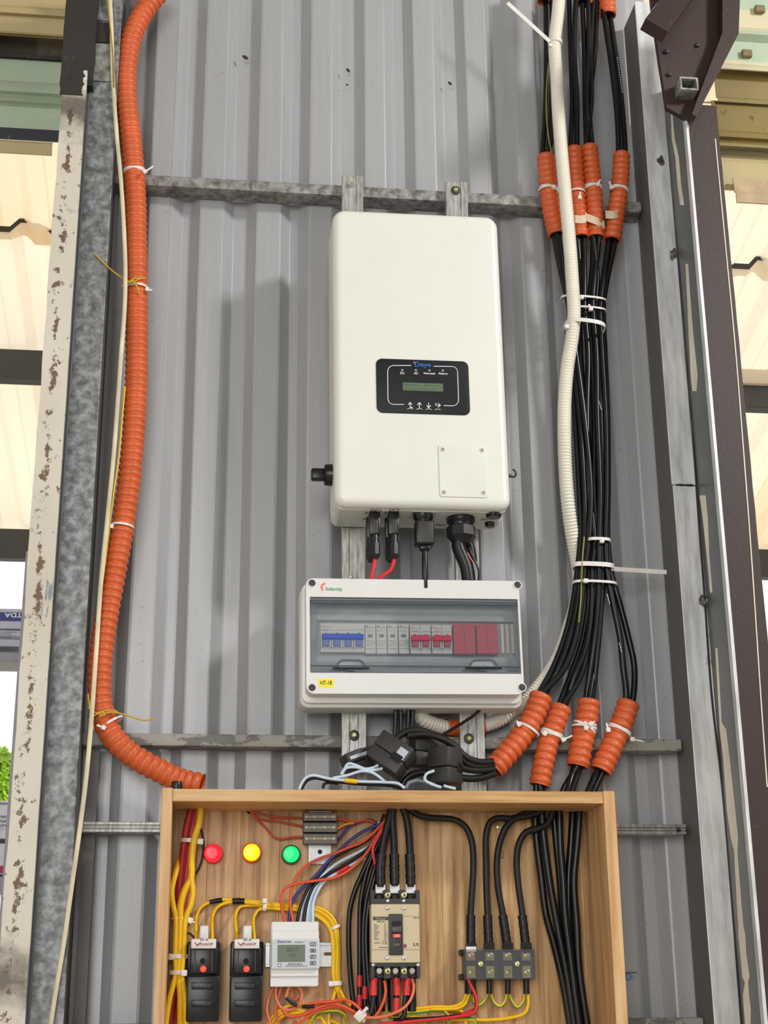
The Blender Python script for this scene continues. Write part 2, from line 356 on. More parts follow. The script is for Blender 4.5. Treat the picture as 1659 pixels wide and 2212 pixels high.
def tie(label, c, axis, R, w=.0045, head=None, tail=None, Y=-.09, group=None, squash=1.0, t=.0014, name='cable_tie', hs=.004, second=None):
    """nylon tie: strap round the centre c (px,py,Y), across the axis; head and tail at pixel positions"""
    cc = P(*c); a = (P(*axis[1])-P(*axis[0])).normalized(); v = Vector((0,-1,0)); v = (v-a*v.dot(a)).normalized(); u = a.cross(v)
    def ringvf(cc, a, u, v):
        V = []; Fc = []; n = 28
        for i in range(n):
            th = 2*math.pi*i/n
            for (rr,ss) in ((0,-w/2),(t,-w/2),(t,w/2),(0,w/2)):
                V.append(cc+u*math.cos(th)*(R+rr)+v*math.sin(th)*(R*squash+rr)+a*ss)
        for i in range(n):
            j = (i+1)%n
            for k in range(4): m = (k+1)%4; Fc.append([i*4+k,i*4+m,j*4+m,j*4+k])
        return V, Fc
    e = bpy.data.objects.new(name, None); C.objects.link(e); e.location = cc; e.empty_display_size = .01; WM[e] = Matrix.Translation(cc); tag(e,label,'cable tie',group)
    V, Fc = ringvf(cc,a,u,v); mk('strap', V, Fc, m_tie, e, smooth=True)
    if second:
        a2 = (P(*second[1])-P(*second[0])).normalized(); v2 = (v-a2*v.dot(a2)).normalized(); u2 = a2.cross(v2); V, Fc = ringvf(cc,a2,u2,v2); mk('strap', V, Fc, m_tie, e, smooth=True)
    if head:
        h = P(*head); d = (P(*tail)-h).normalized() if tail else u; n_ = Vector((0,-1,0)); s_ = d.cross(n_).normalized()
        V, Fc = rbox(-hs,hs,-hs*.8,hs*.8,-hs,hs,.0008); V = [h+d*q.x+n_*(-q.y)+s_*q.z for q in V]; mk('head', V, Fc, m_tie, e, smooth=True)
        if tail:
            tl = P(*tail); L = (tl-h).length; V, Fc = rbox(0,L,-t/2,t/2,-w*.45,w*.45,.0004,1); V = [h+d*q.x+n_*(-q.y)+s_*q.z for q in V]; mk('tail', V, Fc, m_tie, e)
    return e
def bar(a, b, wd, th, side=None, bev=.001):
    """rectangular bar between two world points"""
    a = Vector(a); b = Vector(b); d = (b-a).normalized(); n_ = Vector((0,-1,0)); n_ = (n_-d*n_.dot(d)).normalized(); s_ = d.cross(n_); L = (b-a).length
    V, Fc = rbox(0,L,-th/2,th/2,-wd/2,wd/2,bev); return [a+d*q.x-n_*q.y+s_*q.z for q in V], Fc
# ------------------------------------------------------------------ the setting: corrugated wall, floor, roofs beyond
CREST = [(331,377),(441,486),(561,607),(671,716),(789,832),(897,941),(1013,1055),(1119,1161)]
cr = [(P(a,300,0).x, P(b,300,0).x) for a,b in CREST]
pit = (cr[-1][0]-cr[0][0])/7; cw = sum(b-a for a,b in cr)/8
for k in range(1,3): cr.insert(0, (cr[0][0]-pit, cr[0][0]-pit+cw))
for k in range(1,4): cr.append((cr[-1][0]+pit, cr[-1][0]+pit+cw))
XL, XR = P(160,1120,-.01).x, P(1500,1120,-.03).x
DEP = .021; SL = pit*.19
def sheet_profile(crests, y):
    pr = []
    for k,(a,b) in enumerate(crests):
        pr += [(a-SL,y+DEP),(a-.002,y+.001),(a+.002,y),(b-.002,y),(b+.002,y+.001),(b+SL,y+DEP)]
        pr.append((b+SL+.003,y+DEP+.0006))
    return pr
wall = bpy.data.objects.new('wall_back', None); C.objects.link(wall); WM[wall] = Matrix.Identity(4); tag(wall, kind='structure')
Z0, Z1 = 0.0, P(800,-150,0).z
def sheet(crests, y, z0, z1, tail):
    pr = sheet_profile(crests, y)
    if tail: pr = pr[:-3]                      # the sheet stops on its last crest, where it laps over the next one
    pr = [(x,q) for x,q in pr if XL < x < XR]
    nz = 24; V = []; Fc = []
    for i,(x,yy) in enumerate(pr):
        for k in range(nz+1):
            z = z0+(z1-z0)*k/nz; V.append((x+.0012*math.sin(z*3+i), yy+.0012*math.sin(z*2.3+x*9), z))
    for i in range(len(pr)-1):
        for k in range(nz): a = i*(nz+1)+k; Fc.append([a,a+nz+1,a+nz+2,a+1])
    # thin edge so the lap shows
    return mk('corrugated_sheet', V, Fc, m_wall, wall)
zb = P(800,1611,0).z
for (i0,i1,y) in ((0,3,-.0022),(2,9,0.0),(8,len(cr),.0022)):
    sheet(cr[i0:i1], y, zb, Z1, True)
for (i0,i1,y) in ((0,5,.0030),(4,len(cr),.0045)):
    sheet(cr[i0:i1], y, Z0, zb+.03, True)
for (px,py,a,s_) in ((530,124,.5,1),(752,152,.9,.8),(972,180,.7,.75),(750,183,0,.45)):    # mud wasps' nests and pupae stuck on the sheets
    p = P(px,py,-.001); V, Fc = lathe((0,0,0),(1,0,0),[(-.0075,.0008),(-.005,.003),(0,.0042),(.005,.003),(.0075,.0008)],10)
    V = [p+Matrix.Rotation(a,3,'Y')@v*s_ for v in V]; mk('insect_pupa', V, Fc, M('pupa_brown','#3c2f33',.6), smooth=True, label={530:'large dark brown pupa stuck high on the grey sheeting, left one',752:'dark brown pupa on the grey sheeting above the left mounting rail',972:'dark brown pupa on the grey sheeting above the right mounting rail',750:'tiny olive speck of mud on the sheeting below the middle pupa'}[px if py != 183 else 750], cat='insect pupa')
# blue pen mark on the sheeting right of the wooden box
wl = P(1352,2117,-.0015); wr = P(1368,2102,-.0015); V, Fc = text_vf('D:', wl.x, wr.x, wl.z, wr.z, -.0018); mk('pen_mark', V, Fc, m_inkblue, wall)
a = P(1342,2101,-.001); b = P(1376,2101,-.001); mk('pen_mark', *rbox(a.x,b.x,-.0016,-.001,a.z-.0006,a.z+.0006), m_ink, wall)

V, Fc = rbox(-14,14,-9,16,-.1,0); mk('floor', V, Fc, M('concrete_floor','#a8a49b',.8,0,.08,2), kind='structure')

m_int = M('grey_interior_sheet','#8f8d88',.7,0,.08,2)
V, Fc = rbox(-7,7,-9.1,.25,5.2,5.25); mk('ceiling_skyblock', V, Fc, m_int, kind='structure')      # unseen roof over the camera side, added to block sky light
V, Fc = rbox(-7,7,-9.1,-9.0,0,5.2); mk('wall_skyblock', V, Fc, m_int, kind='structure')  # added out of view behind the camera to cut sky light

# purlins: square tubes and a grooved channel that carry the wall
def purlin(label, pL, pR, hpx, Yf, Yb, mat, lip=False):
    a = P(pL[0],pL[1],Yf); b = P(pR[0],pR[1],Yf); h = (P(pL[0],pL[1],Yf)-P(pL[0],pL[1]+hpx,Yf)).z
    z1 = (a.z+b.z)/2; e = Dev('purlin', label, 'purlin', (pL[0]+pR[0])/2, pL[1], Yf); 
    V, Fc = rbox(a.x,b.x,Yf,Yb,z1-h,z1,.0025); mk('tube', V, Fc, mat, e.o, smooth=True)
    if lip:
        for f0,f1,d in ((.0,.32,.004),(.42,.62,.003),(.70,1.0,.004)):
            V, Fc = rbox(a.x,b.x,Yf-d,Yf+.001,z1-h*f1,z1-h*f0,.0012); mk('rib', V, Fc, mat, e.o, smooth=True)
    return e
purlin('upper grey galvanised purlin crossing the wall behind the white inverter', (240,371), (1385,437), 23, -.048, -.0015, m_purlin)
purlin('rust-flecked purlin with peeling paint crossing the wall below the grey breaker box', (176,1580), (1472,1599), 27, -.045, -.0015, m_purlin2)
p3 = purlin('bright grooved purlin running behind the top of the wooden box', (172,1775), (1480,1781), 23, -.045, -.0005, m_strut, True)
p3.disc('bolt', 1467, 1793, .004, -.051, -.044, m_black)
purlin('lowest purlin, just showing either side at the foot of the wooden box', (140,2205), (1520,2206), 30, -.045, -.0005, m_purlin2)

# ------------------------------------------------------------------ left posts
def jitter_strip(x0,x1,z0,z1,Yf,Yb,jl=0,jr=0,n=60):
    """upright box whose edges are chipped a little"""
    V = []; Fc = []
    for k in range(n+1):
        z = z0+(z1-z0)*k/n; a = x0+random.uniform(-jl,jl); b = x1+random.uniform(-jr,jr)
        V += [(a,Yf,z),(b,Yf,z),(b,Yb,z),(a,Yb,z)]
    for k in range(n):
        for m in range(4): q = (m+1)%4; Fc.append([4*k+m,4*k+q,4*k+4+q,4*k+4+m])
    Fc += [[3,2,1,0],[4*n,4*n+1,4*n+2,4*n+3]]; return V, Fc
x0 = P(67,1120,-.16).x; x1 = P(125,1120,-.16).x; zt = P(150,150,-.16).z
cw_ = Dev('steel_column','rusty white-painted steel column left of the galvanised stud','column',100,2300,-.16)
def column_paint():
    t = NT('white_paint_with_rust_line'); big = t.noise(3,(1,1,.6),5); s1 = t.noise(42,(1,1,.8),7,.72); s2 = t.noise(13,(1,1,.6),8,.7); p = t.noise(9,(1.4,1,.3),8,.65); dz = t.noise(5,(1,1,1),6,.65)
    sp = t.n('ShaderNodeSeparateXYZ'); t.l(t.co, sp.inputs[0]); xc = (x0+x1)/2-cw_.o.location.x
    def math_(op,a_,b_):
        m = t.n('ShaderNodeMath', operation=op)
        for i,v in ((0,a_),(1,b_)):
            if isinstance(v,(int,float)): m.inputs[i].default_value = v
            else: t.l(v, m.inputs[i])
        return m.outputs[0]
    line = math_('ABSOLUTE', math_('ADD', sp.outputs[0], .004-xc), 0); line = math_('MULTIPLY', math_('MAXIMUM', math_('SUBTRACT', .013, line), 0), 8)      # rust keeps to a line along the column's middle
    right = math_('MULTIPLY', math_('ADD', sp.outputs[0], -xc), 3.2)
    col = t.ramp(big,[(.3,lin('#c2b8a6')),(.65,lin('#d8d1c4'))])
    col = t.mix(t.ramp(math_('ADD',p,right),[(.655,BW(0)),(.672,BW(1))]), col, lin('#85868d'))
    col = t.mix(t.ramp(math_('ADD',s1,line),[(.595,BW(0)),(.63,BW(1))]), col, lin('#6b5440'))
    col = t.mix(t.ramp(s2,[(.615,BW(0)),(.66,BW(.8))]), col, lin('#5d5049'))
    zl = cw_.o.location.z
    for zc,w_ in ((P(150,230,-.16).z-zl,.11),(P(40,2120,-.16).z-zl,.09)):                 # grime by the head and by a weld low down
        k = math_('MULTIPLY', math_('MAXIMUM', math_('SUBTRACT', w_, math_('ABSOLUTE', math_('SUBTRACT', sp.outputs[2], zc),0)),0), 3.2)
        col = t.mix(t.ramp(math_('ADD',dz,k),[(.60,BW(0)),(.78,BW(.85))]), col, lin('#4a3f36'))
    t.l(col, t.b.inputs['Base Color']); t.b.inputs['Roughness'].default_value = .55; t.bump(s1,.3); return t.m
mk('flange', *jitter_strip(x0,x1,.3,zt,-.16,-.150,.0013,.0004), column_paint(), cw_.o)
mk('web', *rbox(x1-.012,x1-.003,-.1505,-.02,.3,zt,.001), m_grey, cw_.o)
zt2 = P(150,205,-.16).z
mk('dirt_crust', *jitter_strip(x0-.001,x1-.006,zt2,zt+.004,-.1625,-.158,.003,.003,14), m_black, cw_.o, label='black grime at the column top')
sx0 = P(128,1120,-.10).x; sx1 = P(200,1120,-.10).x; ztop = P(220,-80,-.1).z
st = Dev('steel_stud','mottled galvanised C-section stud between white column and orange conduit','stud',164,2300,-.10)
mk('face', *rbox(sx0,sx1,-.10,-.096,.3,ztop,.0015), m_stud, st.o)
mk('return', *rbox(sx1-.004,sx1-.0002,-.0965,-.003,.3,ztop,.001), m_dkside, st.o, label='dark rusted side return')
mk('lip', *rbox(sx0,sx0+.006,-.106,-.1002,.3,P(128,190,-.1).z,.0015), m_grey, st.o)
for (pa,pb,mm) in ((-70,45,m_stud),(47,92,m_black),(94,176,m_purlin)):         # short plates welded over the stud's head
    a = P(204,pa,-.104); b = P(241,pb,-.104); mk('splice_plate', *rbox(a.x,b.x,-.1045,-.1002,b.z,a.z,.001), mm, st.o)
a = P(147,-60,-.13); b = P(199,185,-.13); bk = mk('steel_post', *jitter_strip(a.x,b.x,b.z,a.z,-.13,-.107,.001,.001,12), m_black, label='short blackened steel post end above the white column', cat='post')
# dark trim angle in the shadow between stud and sheeting
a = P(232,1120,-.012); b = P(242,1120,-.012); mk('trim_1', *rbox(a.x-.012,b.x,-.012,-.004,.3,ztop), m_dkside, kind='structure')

# ------------------------------------------------------------------ right posts
def upright(Yf, xa, xb): return P(xa,1120,Yf).x, P(xb,1120,Yf).x
gx0,gx1 = upright(-.10,1459,1512)
gs = Dev('steel_stud','pale galvanised stud with weld burns right of the black cables','stud',1480,2300,-.10)
zj = P(1470,1048,-.1).z
mk('face', *rbox(gx0,gx1,-.10,-.097,.3,zj-.0008,.0012), m_rgalv, gs.o)
mk('face', *rbox(gx0-.002,gx1-.003,-.101,-.097,zj+.0008,ztop,.0012), m_rgalv, gs.o)
mk('return', *rbox(gx0+.0003,gx0+.004,-.0975,-.003,.3,ztop,.001), m_dkside, gs.o, label='dark side return')
V, Fc = lathe(P(1480,1048,-.1),(1,0,0),[(-.02,.0015),(-.01,.0028),(0,.002),(.012,.003),(.02,.001)],8); mk('weld_bead', V, Fc, m_black, gs.o, smooth=True)
for (px,py,r) in ((1428,347,.006),(1455,550,.007),(1522,1300,.007)):
    p = P(px,py,-.101); n_ = 18; V = [p+Vector((0,-.0002,0))]+[p+Vector((math.cos(k*2*math.pi/n_)*r*random.uniform(.9,1.9), 0, math.sin(k*2*math.pi/n_)*r*random.uniform(1.2,2.6))) for k in range(n_)]
    mk('burn_mark', V, [[0,1+(k+1)%n_,1+k] for k in range(n_)], M('soot','#57514a',.8,0,.3,120), gs.o, label='sooty weld burn')
    g = G()
    for k in range(5): q = p+Vector((random.uniform(-r,r)*.7,-.0003,random.uniform(-r,r)*.7)); g.add(lathe(q,(0,-1,0),[(-.001,r*.42),(.0012,r*.36),(.0022,r*.12)],9))
    mk('weld_blob', *g.vf(), m_dkp2 if px == 1428 else m_purlin, gs.o, smooth=True)
SA, SB = P(1512,1120,-.098), P(1563,1120,-.26)
def on_side(px, py, off=0.0):
    """where the sight line meets the column's side plate"""
    d = to_world(Vector((px-CX,py-CY,F))); t = Vector((SB.x-SA.x,SB.y-SA.y)); n = Vector((t.y,-t.x)).normalized()
    q = n.dot(Vector((SA.x-CAM.x,SA.y-CAM.y)))/n.dot(Vector((d.x,d.y))); p = CAM+d*q; return p+Vector((-abs(n.x),-abs(n.y)*.3,0))*off
zbt = P(1540,228,-.26).z; zg = on_side(1480,80).z
bx0 = SB.x; bx1 = P(1633,1120,-.26).x
bc = Dev('steel_column','dark brown primed steel column with a grey side and cream paint drips','column',1596,2300,-.26)
mk('flange', *jitter_strip(bx0-.001,bx1,.3,zbt,-.26,-.249,.0002,.0006), m_brown, bc.o)
V = []; 
for z in (.3,zg):
    SC = SA+(SA-SB)*.35
    for p,q in ((SC,0),(SB,0),(SB,.004),(SC,.004)): V.append((p.x+q, p.y+(.004 if p is SB else 0), z))
mk('side_plate', V, [[0,1,5,4],[1,2,6,5],[2,3,7,6],[3,0,4,7],[3,2,1,0],[4,5,6,7]], m_grey, bc.o, label='dark grey primed side plate')
mk('edge_lip', *rbox(bx0-.0075,bx0-.0012,-.2625,-.246,.3,zg,.001), m_rgalv, bc.o, label='bright bare edge lip')
def drip(lst, par):
    V = []; Fc = []
    for (px,py,wd) in lst:
        a = on_side(px-wd/2,py,.001); b_ = on_side(px+wd/2,py,.001); V += [a,b_,on_side(px-wd/2,py,-.003),on_side(px+wd/2,py,-.003)]
    for k in range(len(lst)-1):
        i = 4*k; Fc += [[i,i+1,i+5,i+4],[i,i+4,i+6,i+2],[i+1,i+3,i+7,i+5]]
    mk('paint_drip', V, Fc, m_cream, par, label='cream paint run')
drip([(1451,235,3),(1455,300,6),(1463,340,7),(1468,400,7),(1474,443,8)], bc.o)
drip([(1484,570,5),(1488,640,6),(1493,720,9),(1500,810,14),(1501,845,8)], bc.o)
drip([(1518,1070,12),(1524,1120,10),(1530,1200,5),(1537,1280,4)], bc.o)
drip([(1548,1400,4),(1557,1560,4),(1562,1575,13),(1570,1640,13),(1580,1750,17),(1587,1810,15),(1590,1840,6),(1597,1950,9),(1601,2000,10),(1603,2020,14),(1606,2060,12),(1612,2110,15),(1613,2122,6),(1612,2150,12),(1615,2180,14),(1617,2240,8)], bc.o)
wire('gap_line','black gap line',None,[(1447,235),(1467,560),(1489,840),(1509,1120),(1522,1290),(1537,1500),(1562,1720),(1602,2215)],-.100,.0022,m_black,None,gs.o)  # black strand put in for the dark gap beside the stud
wire('paint_line','thin white paint line',None,[(1545,300),(1570,560),(1589,760),(1608,1000),(1623,1200),(1643,1500),(1657,1700)],-.2605,.0012,m_cream,None,bc.o)
# bracket of brown plates above the brown column
gp = Dev('gusset_bracket','brown welded steel bracket above the brown column at upper right','bracket',1500,120,-.27)
def plate(name, poly, Yf, th, mat, lab=None):
    q = [gp.loc(px,py,Yf) for px,py in poly]; return gp.put(name, prism([(v.x,v.z) for v in q][::-1], Yf-gp.Y0, Yf+th-gp.Y0, .0008, 1), mat, None, False, lab)
plate('gusset_plate', [(1402,-40),(1600,-40),(1598,20),(1594,72),(1502,252),(1488,258),(1440,232),(1424,130),(1411,40)], -.27, .012, m_brown)
plate('edge_flange', [(1560,-40),(1600,-40),(1596,72),(1504,252),(1494,246),(1560,70)], -.30, .029, m_brown)
q0 = P(1412,66,-.35); q1 = P(1490,-40,-.30); V, Fc = bar(q0,q1,.052,.03); mk('angle_arm', V, Fc, m_brown, gp.o)
for (px,py) in ((1441,109),(1447,158),(1508,95)): gp.disc('weld_spot',px,py,.005,-.276,-.269,m_dkp2,n=10)
sx = gp.rect(1468,165,1510,195,-.305); o = rrect(*sx,.002,2); i = rrect(sx[0]+.004,sx[1]-.004,sx[2]+.004,sx[3]-.004,.001,2)
gp.put('tube_stub', frame_ring(o,i,-.035,.0), m_purlin, label='cut square tube end')
# ------------------------------------------------------------------ cladding bands above the openings
def hpanel(name, label, cat, px0, px1, prof, mat, pxr):
    xa = P(px0,pxr[1],prof[0][1]).x; xb = P(px1,pxr[1],prof[0][1]).x
    pr = [(P(pxr[0],py,Y).z, Y) for py,Y in prof]; V = []; Fc = []; n = len(pr)
    for (z,y) in pr: V += [(xa,y,z),(xb,y,z),(xa,y+.004,z),(xb,y+.004,z)]
    for k in range(n-1):
        i = 4*k; Fc += [[i,i+1,i+5,i+4],[i+2,i+6,i+7,i+3],[i+1,i+3,i+7,i+5],[i,i+4,i+6,i+2]]
    Fc += [[0,2,3,1],[4*n-4,4*n-3,4*n-1,4*n-2]]
    return mk(name, V, Fc, mat, label=label, cat=cat)
m_pcream = peel('aged_cream_sheet','#c0ae7d','#54452c','#a3955f',18,.66,.7,3)
m_pgreen = peel('aged_green_sheet','#b5c6ad','#7b6b4e','#d2c8a6',14,.7,.56,2,.5,(.3,1,2))
m_pyel = peel('aged_yellow_sheet','#8f7d47','#43341e','#7a7250',16,.62,.62,3,.5,(.3,1,2))
m_navy = peel('navy_strip','#3b3d45','#a89f92','#5a5a60',40,.66,.7,4)
L = (60,60)
hpanel('cladding_panel','topmost cream ribbed cladding strip at upper left','cladding',-400,152,[(-60,.02),(14,.02),(20,.0),(24,.01)],m_pcream,L)
hpanel('cladding_panel','lower cream ribbed cladding strip above the dark beam','cladding',-400,158,[(18,.0),(30,-.012),(35,.0),(70,.006),(74,-.006),(78,.01)],m_pcream,(60,60))
hpanel('steel_beam','dark shadowed beam below the cream strips at upper left','beam',-400,176,[(76,.16),(80,.05),(116,.05),(118,.03),(126,.03),(128,.16)],m_black,(60,110))  # the beam's shadow in this gap is put into the black colour
hpanel('cladding_panel','faded green ribbed cladding band above the left opening','cladding',-400,150,[(126,.04),(176,.03),(182,.02),(190,.01),(199,.0),(206,.012),(213,.02),(220,.0),(226,.012),(232,.02),(284,.02)],m_pgreen,(60,200))
hpanel('flashing','navy paint-spattered flashing under the green band','flashing',-400,140,[(278,.01),(302,.005)],m_navy,(60,290))
hpanel('flashing','cream flashing at the head of the left opening','flashing',-400,113,[(305,-.01),(309,-.015),(332,-.005)],m_pcream,(60,315))
R = (1600,60)
hpanel('cladding_panel','pale green cladding strip topmost at upper right','cladding',1500,2000,[(-70,.02),(58,.02),(63,.005),(70,.0)],m_pgreen,R)
hpanel('cladding_panel','second pale green cladding strip at upper right','cladding',1500,2000,[(64,.002),(72,.0),(82,.01),(90,.018),(138,.018),(143,.004),(150,.0)],m_pgreen,R)
hpanel('steel_beam','yellowed dark beam above the right opening','beam',1500,2000,[(142,.16),(150,.03),(212,.03),(214,.02),(222,.02),(226,.16)],m_pyel,(1600,180))
hpanel('cladding_panel','yellow ribbed cladding panel above the right opening','cladding',1540,2000,[(222,.03),(284,.02),(288,.005),(298,.0),(304,.012),(308,.012),(312,.0),(318,.0),(326,.02),(350,.03)],m_pyel,(1620,260))
hpanel('flashing','grey-cream flashing at the head of the right opening','flashing',1560,2000,[(344,.0),(352,-.006),(380,-.006),(412,.0)],m_pcream,(1620,380))
hpanel('flashing','torn pale packing strip under the right flashing','flashing',1585,2000,[(386,-.02),(415,-.022),(416,-.03),(438,-.028)],M('kraft_strip','#b39c78',.7,0,.15,12),(1620,400))
# small rust patches on the green panels
for (px,py) in ((1640,22),(1612,118)):
    p = P(px,py,.015); mk('timber_block', *rbox(p.x-.012,p.x+.012,.006,.0175,p.z-.009,p.z+.009,.002), M('rot_brown','#7d6d4f',.8,0,.2,30), label='small rotten block on the upper green strip' if py < 60 else 'small rotten block on the second green strip', cat='block')

# ------------------------------------------------------------------ roof beyond the wall, with its purlins
RY0, RZ0, RS = 2.0, P(60,330,2.0).z+.02, -.25
def roof_hit(px,py):
    d = to_world(Vector((px-CX,py-CY,F))); k = (RZ0+RS*(CAM.y-RY0)-CAM.z)/(d.z-RS*d.y); return CAM+d*k
m_roof = roofing('cream_roof_sheet','#f2e6cf'); m_roof2 = roofing('peach_roof_sheet','#f4dcba')
ceil_ = bpy.data.objects.new('ceiling', None); C.objects.link(ceil_); WM[ceil_] = Matrix.Identity(4); tag(ceil_, kind='structure')
ylap = roof_hit(60,497).y; yend = roof_hit(60,1195).y; yb1 = roof_hit(50,735).y; yb2 = roof_hit(40,1125).y
def roofrow(xa, xb, ya, yb, dz, mats):
    pitch = .30; n = int((xb-xa)/pitch); k0 = 0
    for blk in range(0,n,3):
        V = []; Fc = []; pr = []
        for k in range(blk,min(blk+3,n)):
            x = xa+k*pitch
            pr += [(x,0),(x+.04,.045),(x+.12,.045),(x+.16,0),(x+.225,0),(x+.23,.006),(x+.235,0)]
        pr.append((xa+min(blk+3,n)*pitch,0))
        for (x,h) in pr:
            for y in (ya,yb): V.append((x,y,RZ0+RS*(y-RY0)+h+dz))
        for i in range(len(pr)-1): Fc.append([2*i,2*i+2,2*i+3,2*i+1])
        mk('roof_sheet', V, Fc, mats[(blk//3)%2], ceil_)
for xa,xb in ((-4.2,-.2),(.9,5.5)):
    roofrow(xa,xb,RY0-1.2,ylap+.08,0,(m_roof,m_roof2) if xa < 0 else (m_roof2,m_roof))
    roofrow(xa+.07,xb+.07,ylap,yend,-.012,(m_roof2,m_roof) if xa < 0 else (m_roof2,m_roof))
for xa,xb in ((-4.2,-.2),(.9,5.5)):                                   # dark strip painted in for the gap shadow at the lap, following the ribs
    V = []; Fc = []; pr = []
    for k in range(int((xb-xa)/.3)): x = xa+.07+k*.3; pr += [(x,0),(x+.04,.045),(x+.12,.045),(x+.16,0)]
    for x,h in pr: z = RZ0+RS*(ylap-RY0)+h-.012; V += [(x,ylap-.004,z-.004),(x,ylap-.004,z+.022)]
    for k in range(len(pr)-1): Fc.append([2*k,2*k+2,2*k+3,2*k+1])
    mk('lap_shadow_strip', V, Fc, m_black, ceil_)
def rbeam(yb, h, label):
    z = RZ0+RS*(yb-RY0)-.04; mk('roof_purlin', *rbox(-4.5,6,yb,yb+.07,z-h,z-.003,.004), m_dkp2, label=label, cat='beam')
rbeam(yb1,.14,'dark roof purlin under the cream roof, upper one'); rbeam(yb2,.16,'dark roof purlin under the cream roof, lower one')
mk('fixing_block', *rbox(roof_hit(1640,785).x-.08,roof_hit(1640,785).x+.06,yb1-.03,yb1+.0,roof_hit(1640,782).z-.09,roof_hit(1640,782).z-.02,.004), m_roof, label='pale block on the upper roof purlin at right', cat='block')
# ------------------------------------------------------------------ rack with cartons beyond the left column
YR = .9
rk = Dev('storage_rack','grey storage rack beam seen past the white column','rack',20,1425,YR)
for (pa,pb) in ((1401,1430),(1893,1925)):
    a = P(-400,pa,YR); b = P(75,pb,YR); mk('shelf_beam', *rbox(a.x,b.x,YR,YR+.12,b.z,a.z,.003), M('rack_grey','#8c8b90',.5), rk.o)
a = P(60,1200,YR); mk('upright', *rbox(a.x,a.x+.03,YR-.04,YR-.001,0,a.z,.002), M('rack_grey','#8c8b90'), rk.o)
b = P(-380,1200,YR); mk('upright', *rbox(b.x,b.x+.03,YR-.04,YR-.001,0,a.z,.002), M('rack_grey','#8c8b90'), rk.o)
def zpx(px,py,Y): return P(px,py,Y).z
ct = Dev('carton','white carton with navy band and upside-down lettering on the rack','box',20,1395,YR+.02)
x0,x1,z0,z1 = ct.rect(-300,1308,57,1397,YR+.02); ct.put('carton_body', rbox(x0,x1,0,.1,z0,z1,.002), M('grey_white_card','#b9bac4',.7))
ct.box('band',(-300,1316,56.5,1342),YR+.018,YR+.0195,M('navy_print','#34407a',.6),0)
ct.text('TDA',(10,1324,47,1334),YR+.017,m_wht,.02,flip=True)
ct.box('dark_line',(-300,1355,56.5,1359),YR+.018,YR+.0195,M('dark_line','#4a4650',.6),0)
for k in range(4): ct.box('print_line',(-80,1364+k*4,36-(k%2)*12,1365.2+k*4),YR+.018,YR+.0195,M('grey_ink','#85858f',.7),0)
ct.box('print_rule',(-300,1375,56.5,1376),YR+.018,YR+.0195,M('grey_ink','#85858f'),0)
c2 = Dev('carton','grey carton with black capitals and red stripe lower on the rack','box',8,1888,YR+.02)
x0,x1,z0,z1 = c2.rect(-300,1728,22,1889,YR+.02); c2.put('carton_body', rbox(x0,x1,0,.1,z0,z1,.002), M('pale_card','#cfcfd2',.7))
for s_,pa,pb in (('TIO',1762,1767.5),('TION',1771.5,1777),('LITY',1781,1786.5)): c2.text(s_,(-3 if s_ != 'TIO' else 0,pa,15.5,pb),YR+.018,m_ink,.02)
c2.box('black_stripe',(-300,1811,20,1822),YR+.018,YR+.0195,m_ink,0); c2.box('red_stripe',(-300,1870,20,1886),YR+.018,YR+.0195,M('red_print','#a3263a',.6),0)
c2.box('grey_rule',(-300,1732,21,1738),YR+.018,YR+.0195,M('grey_ink','#85858f'),0); c2.box('grey_rule',(-300,1789,20,1790),YR+.018,YR+.0195,M('grey_ink','#85858f'),0)
# bright bush far outside
bu = Dev('bush','sunlit yellow-green bush outside, low in the left opening','bush',0,1760,6.5)
ctr = P(-30,1690,6.5); rad = (P(40,1690,6.5)-ctr).length
V = []; Fc = []
for k in range(5200):
    d = Vector((random.gauss(0,1),random.gauss(0,1),random.gauss(0,1))).normalized()*rad*1.15*random.random()**.35
    p = ctr+Vector((d.x*1.6,d.y,d.z*(.9+.15*math.sin(d.x*40)))); a = Vector((random.gauss(0,1),random.gauss(0,1),random.gauss(0,1))).normalized()*.025; b = a.orthogonal().normalized()*.011
    i = len(V); V += [p-a,p+b,p+a,p-b]; Fc.append([i,i+1,i+2,i+3])
mk('leaves', V, Fc, M('fresh_leaf','#a8d43c',.6,0,.25,4), bu.o, kind='stuff')
for k in range(4): q = ctr+Vector((random.uniform(-.1,.1),0,0)); V, Fc = cyl((q.x*1.0,q.y,0),q+Vector((random.uniform(-.15,.15),0,-.03)),.02,8,.01); mk('branch', V, Fc, M('bark','#6b5a44',.8), bu.o)
# ------------------------------------------------------------------ mounting rails
def rail(label, px0, px1, pytop, bolts, pxb):
    e = Dev('mounting_rail', label, 'rail', (px0+px1)/2, pytop, -.066)
    x0 = P(px0,pytop,-.066).x; x1 = P(px1,pytop,-.066).x; zt = P(px0,pytop,-.066).z; zbm = P(px0,1760,-.066).z
    w = x1-x0; prf = [(x0,-.066),(x0+w*.30,-.066),(x0+w*.34,-.064),(x0+w*.66,-.064),(x0+w*.70,-.066),(x1,-.066),(x1,-.0465),(x0,-.0465)]
    V = [(x,y,z) for z in (zbm,zt) for x,y in prf]; n = len(prf); Fc = [[k,(k+1)%n,n+(k+1)%n,n+k] for k in range(n)]+[list(range(n))[::-1],[n+k for k in range(n)]]
    mk('channel', V, Fc, m_strut, e.o)
    for (px,py,big) in bolts:
        if big: e.disc('washer',px,py,.0098,-.0685,-.0655,m_dkp2,n=24)
        p = e.loc(px,py,-.070); e.put('bolt', lathe((p.x,-.070+.066+.002,p.z),(0,-1,0),[(0,.0055 if big else .0048),(.0045,.0052),(.006,.0035)],6), m_brass if big else m_steel)
    return e
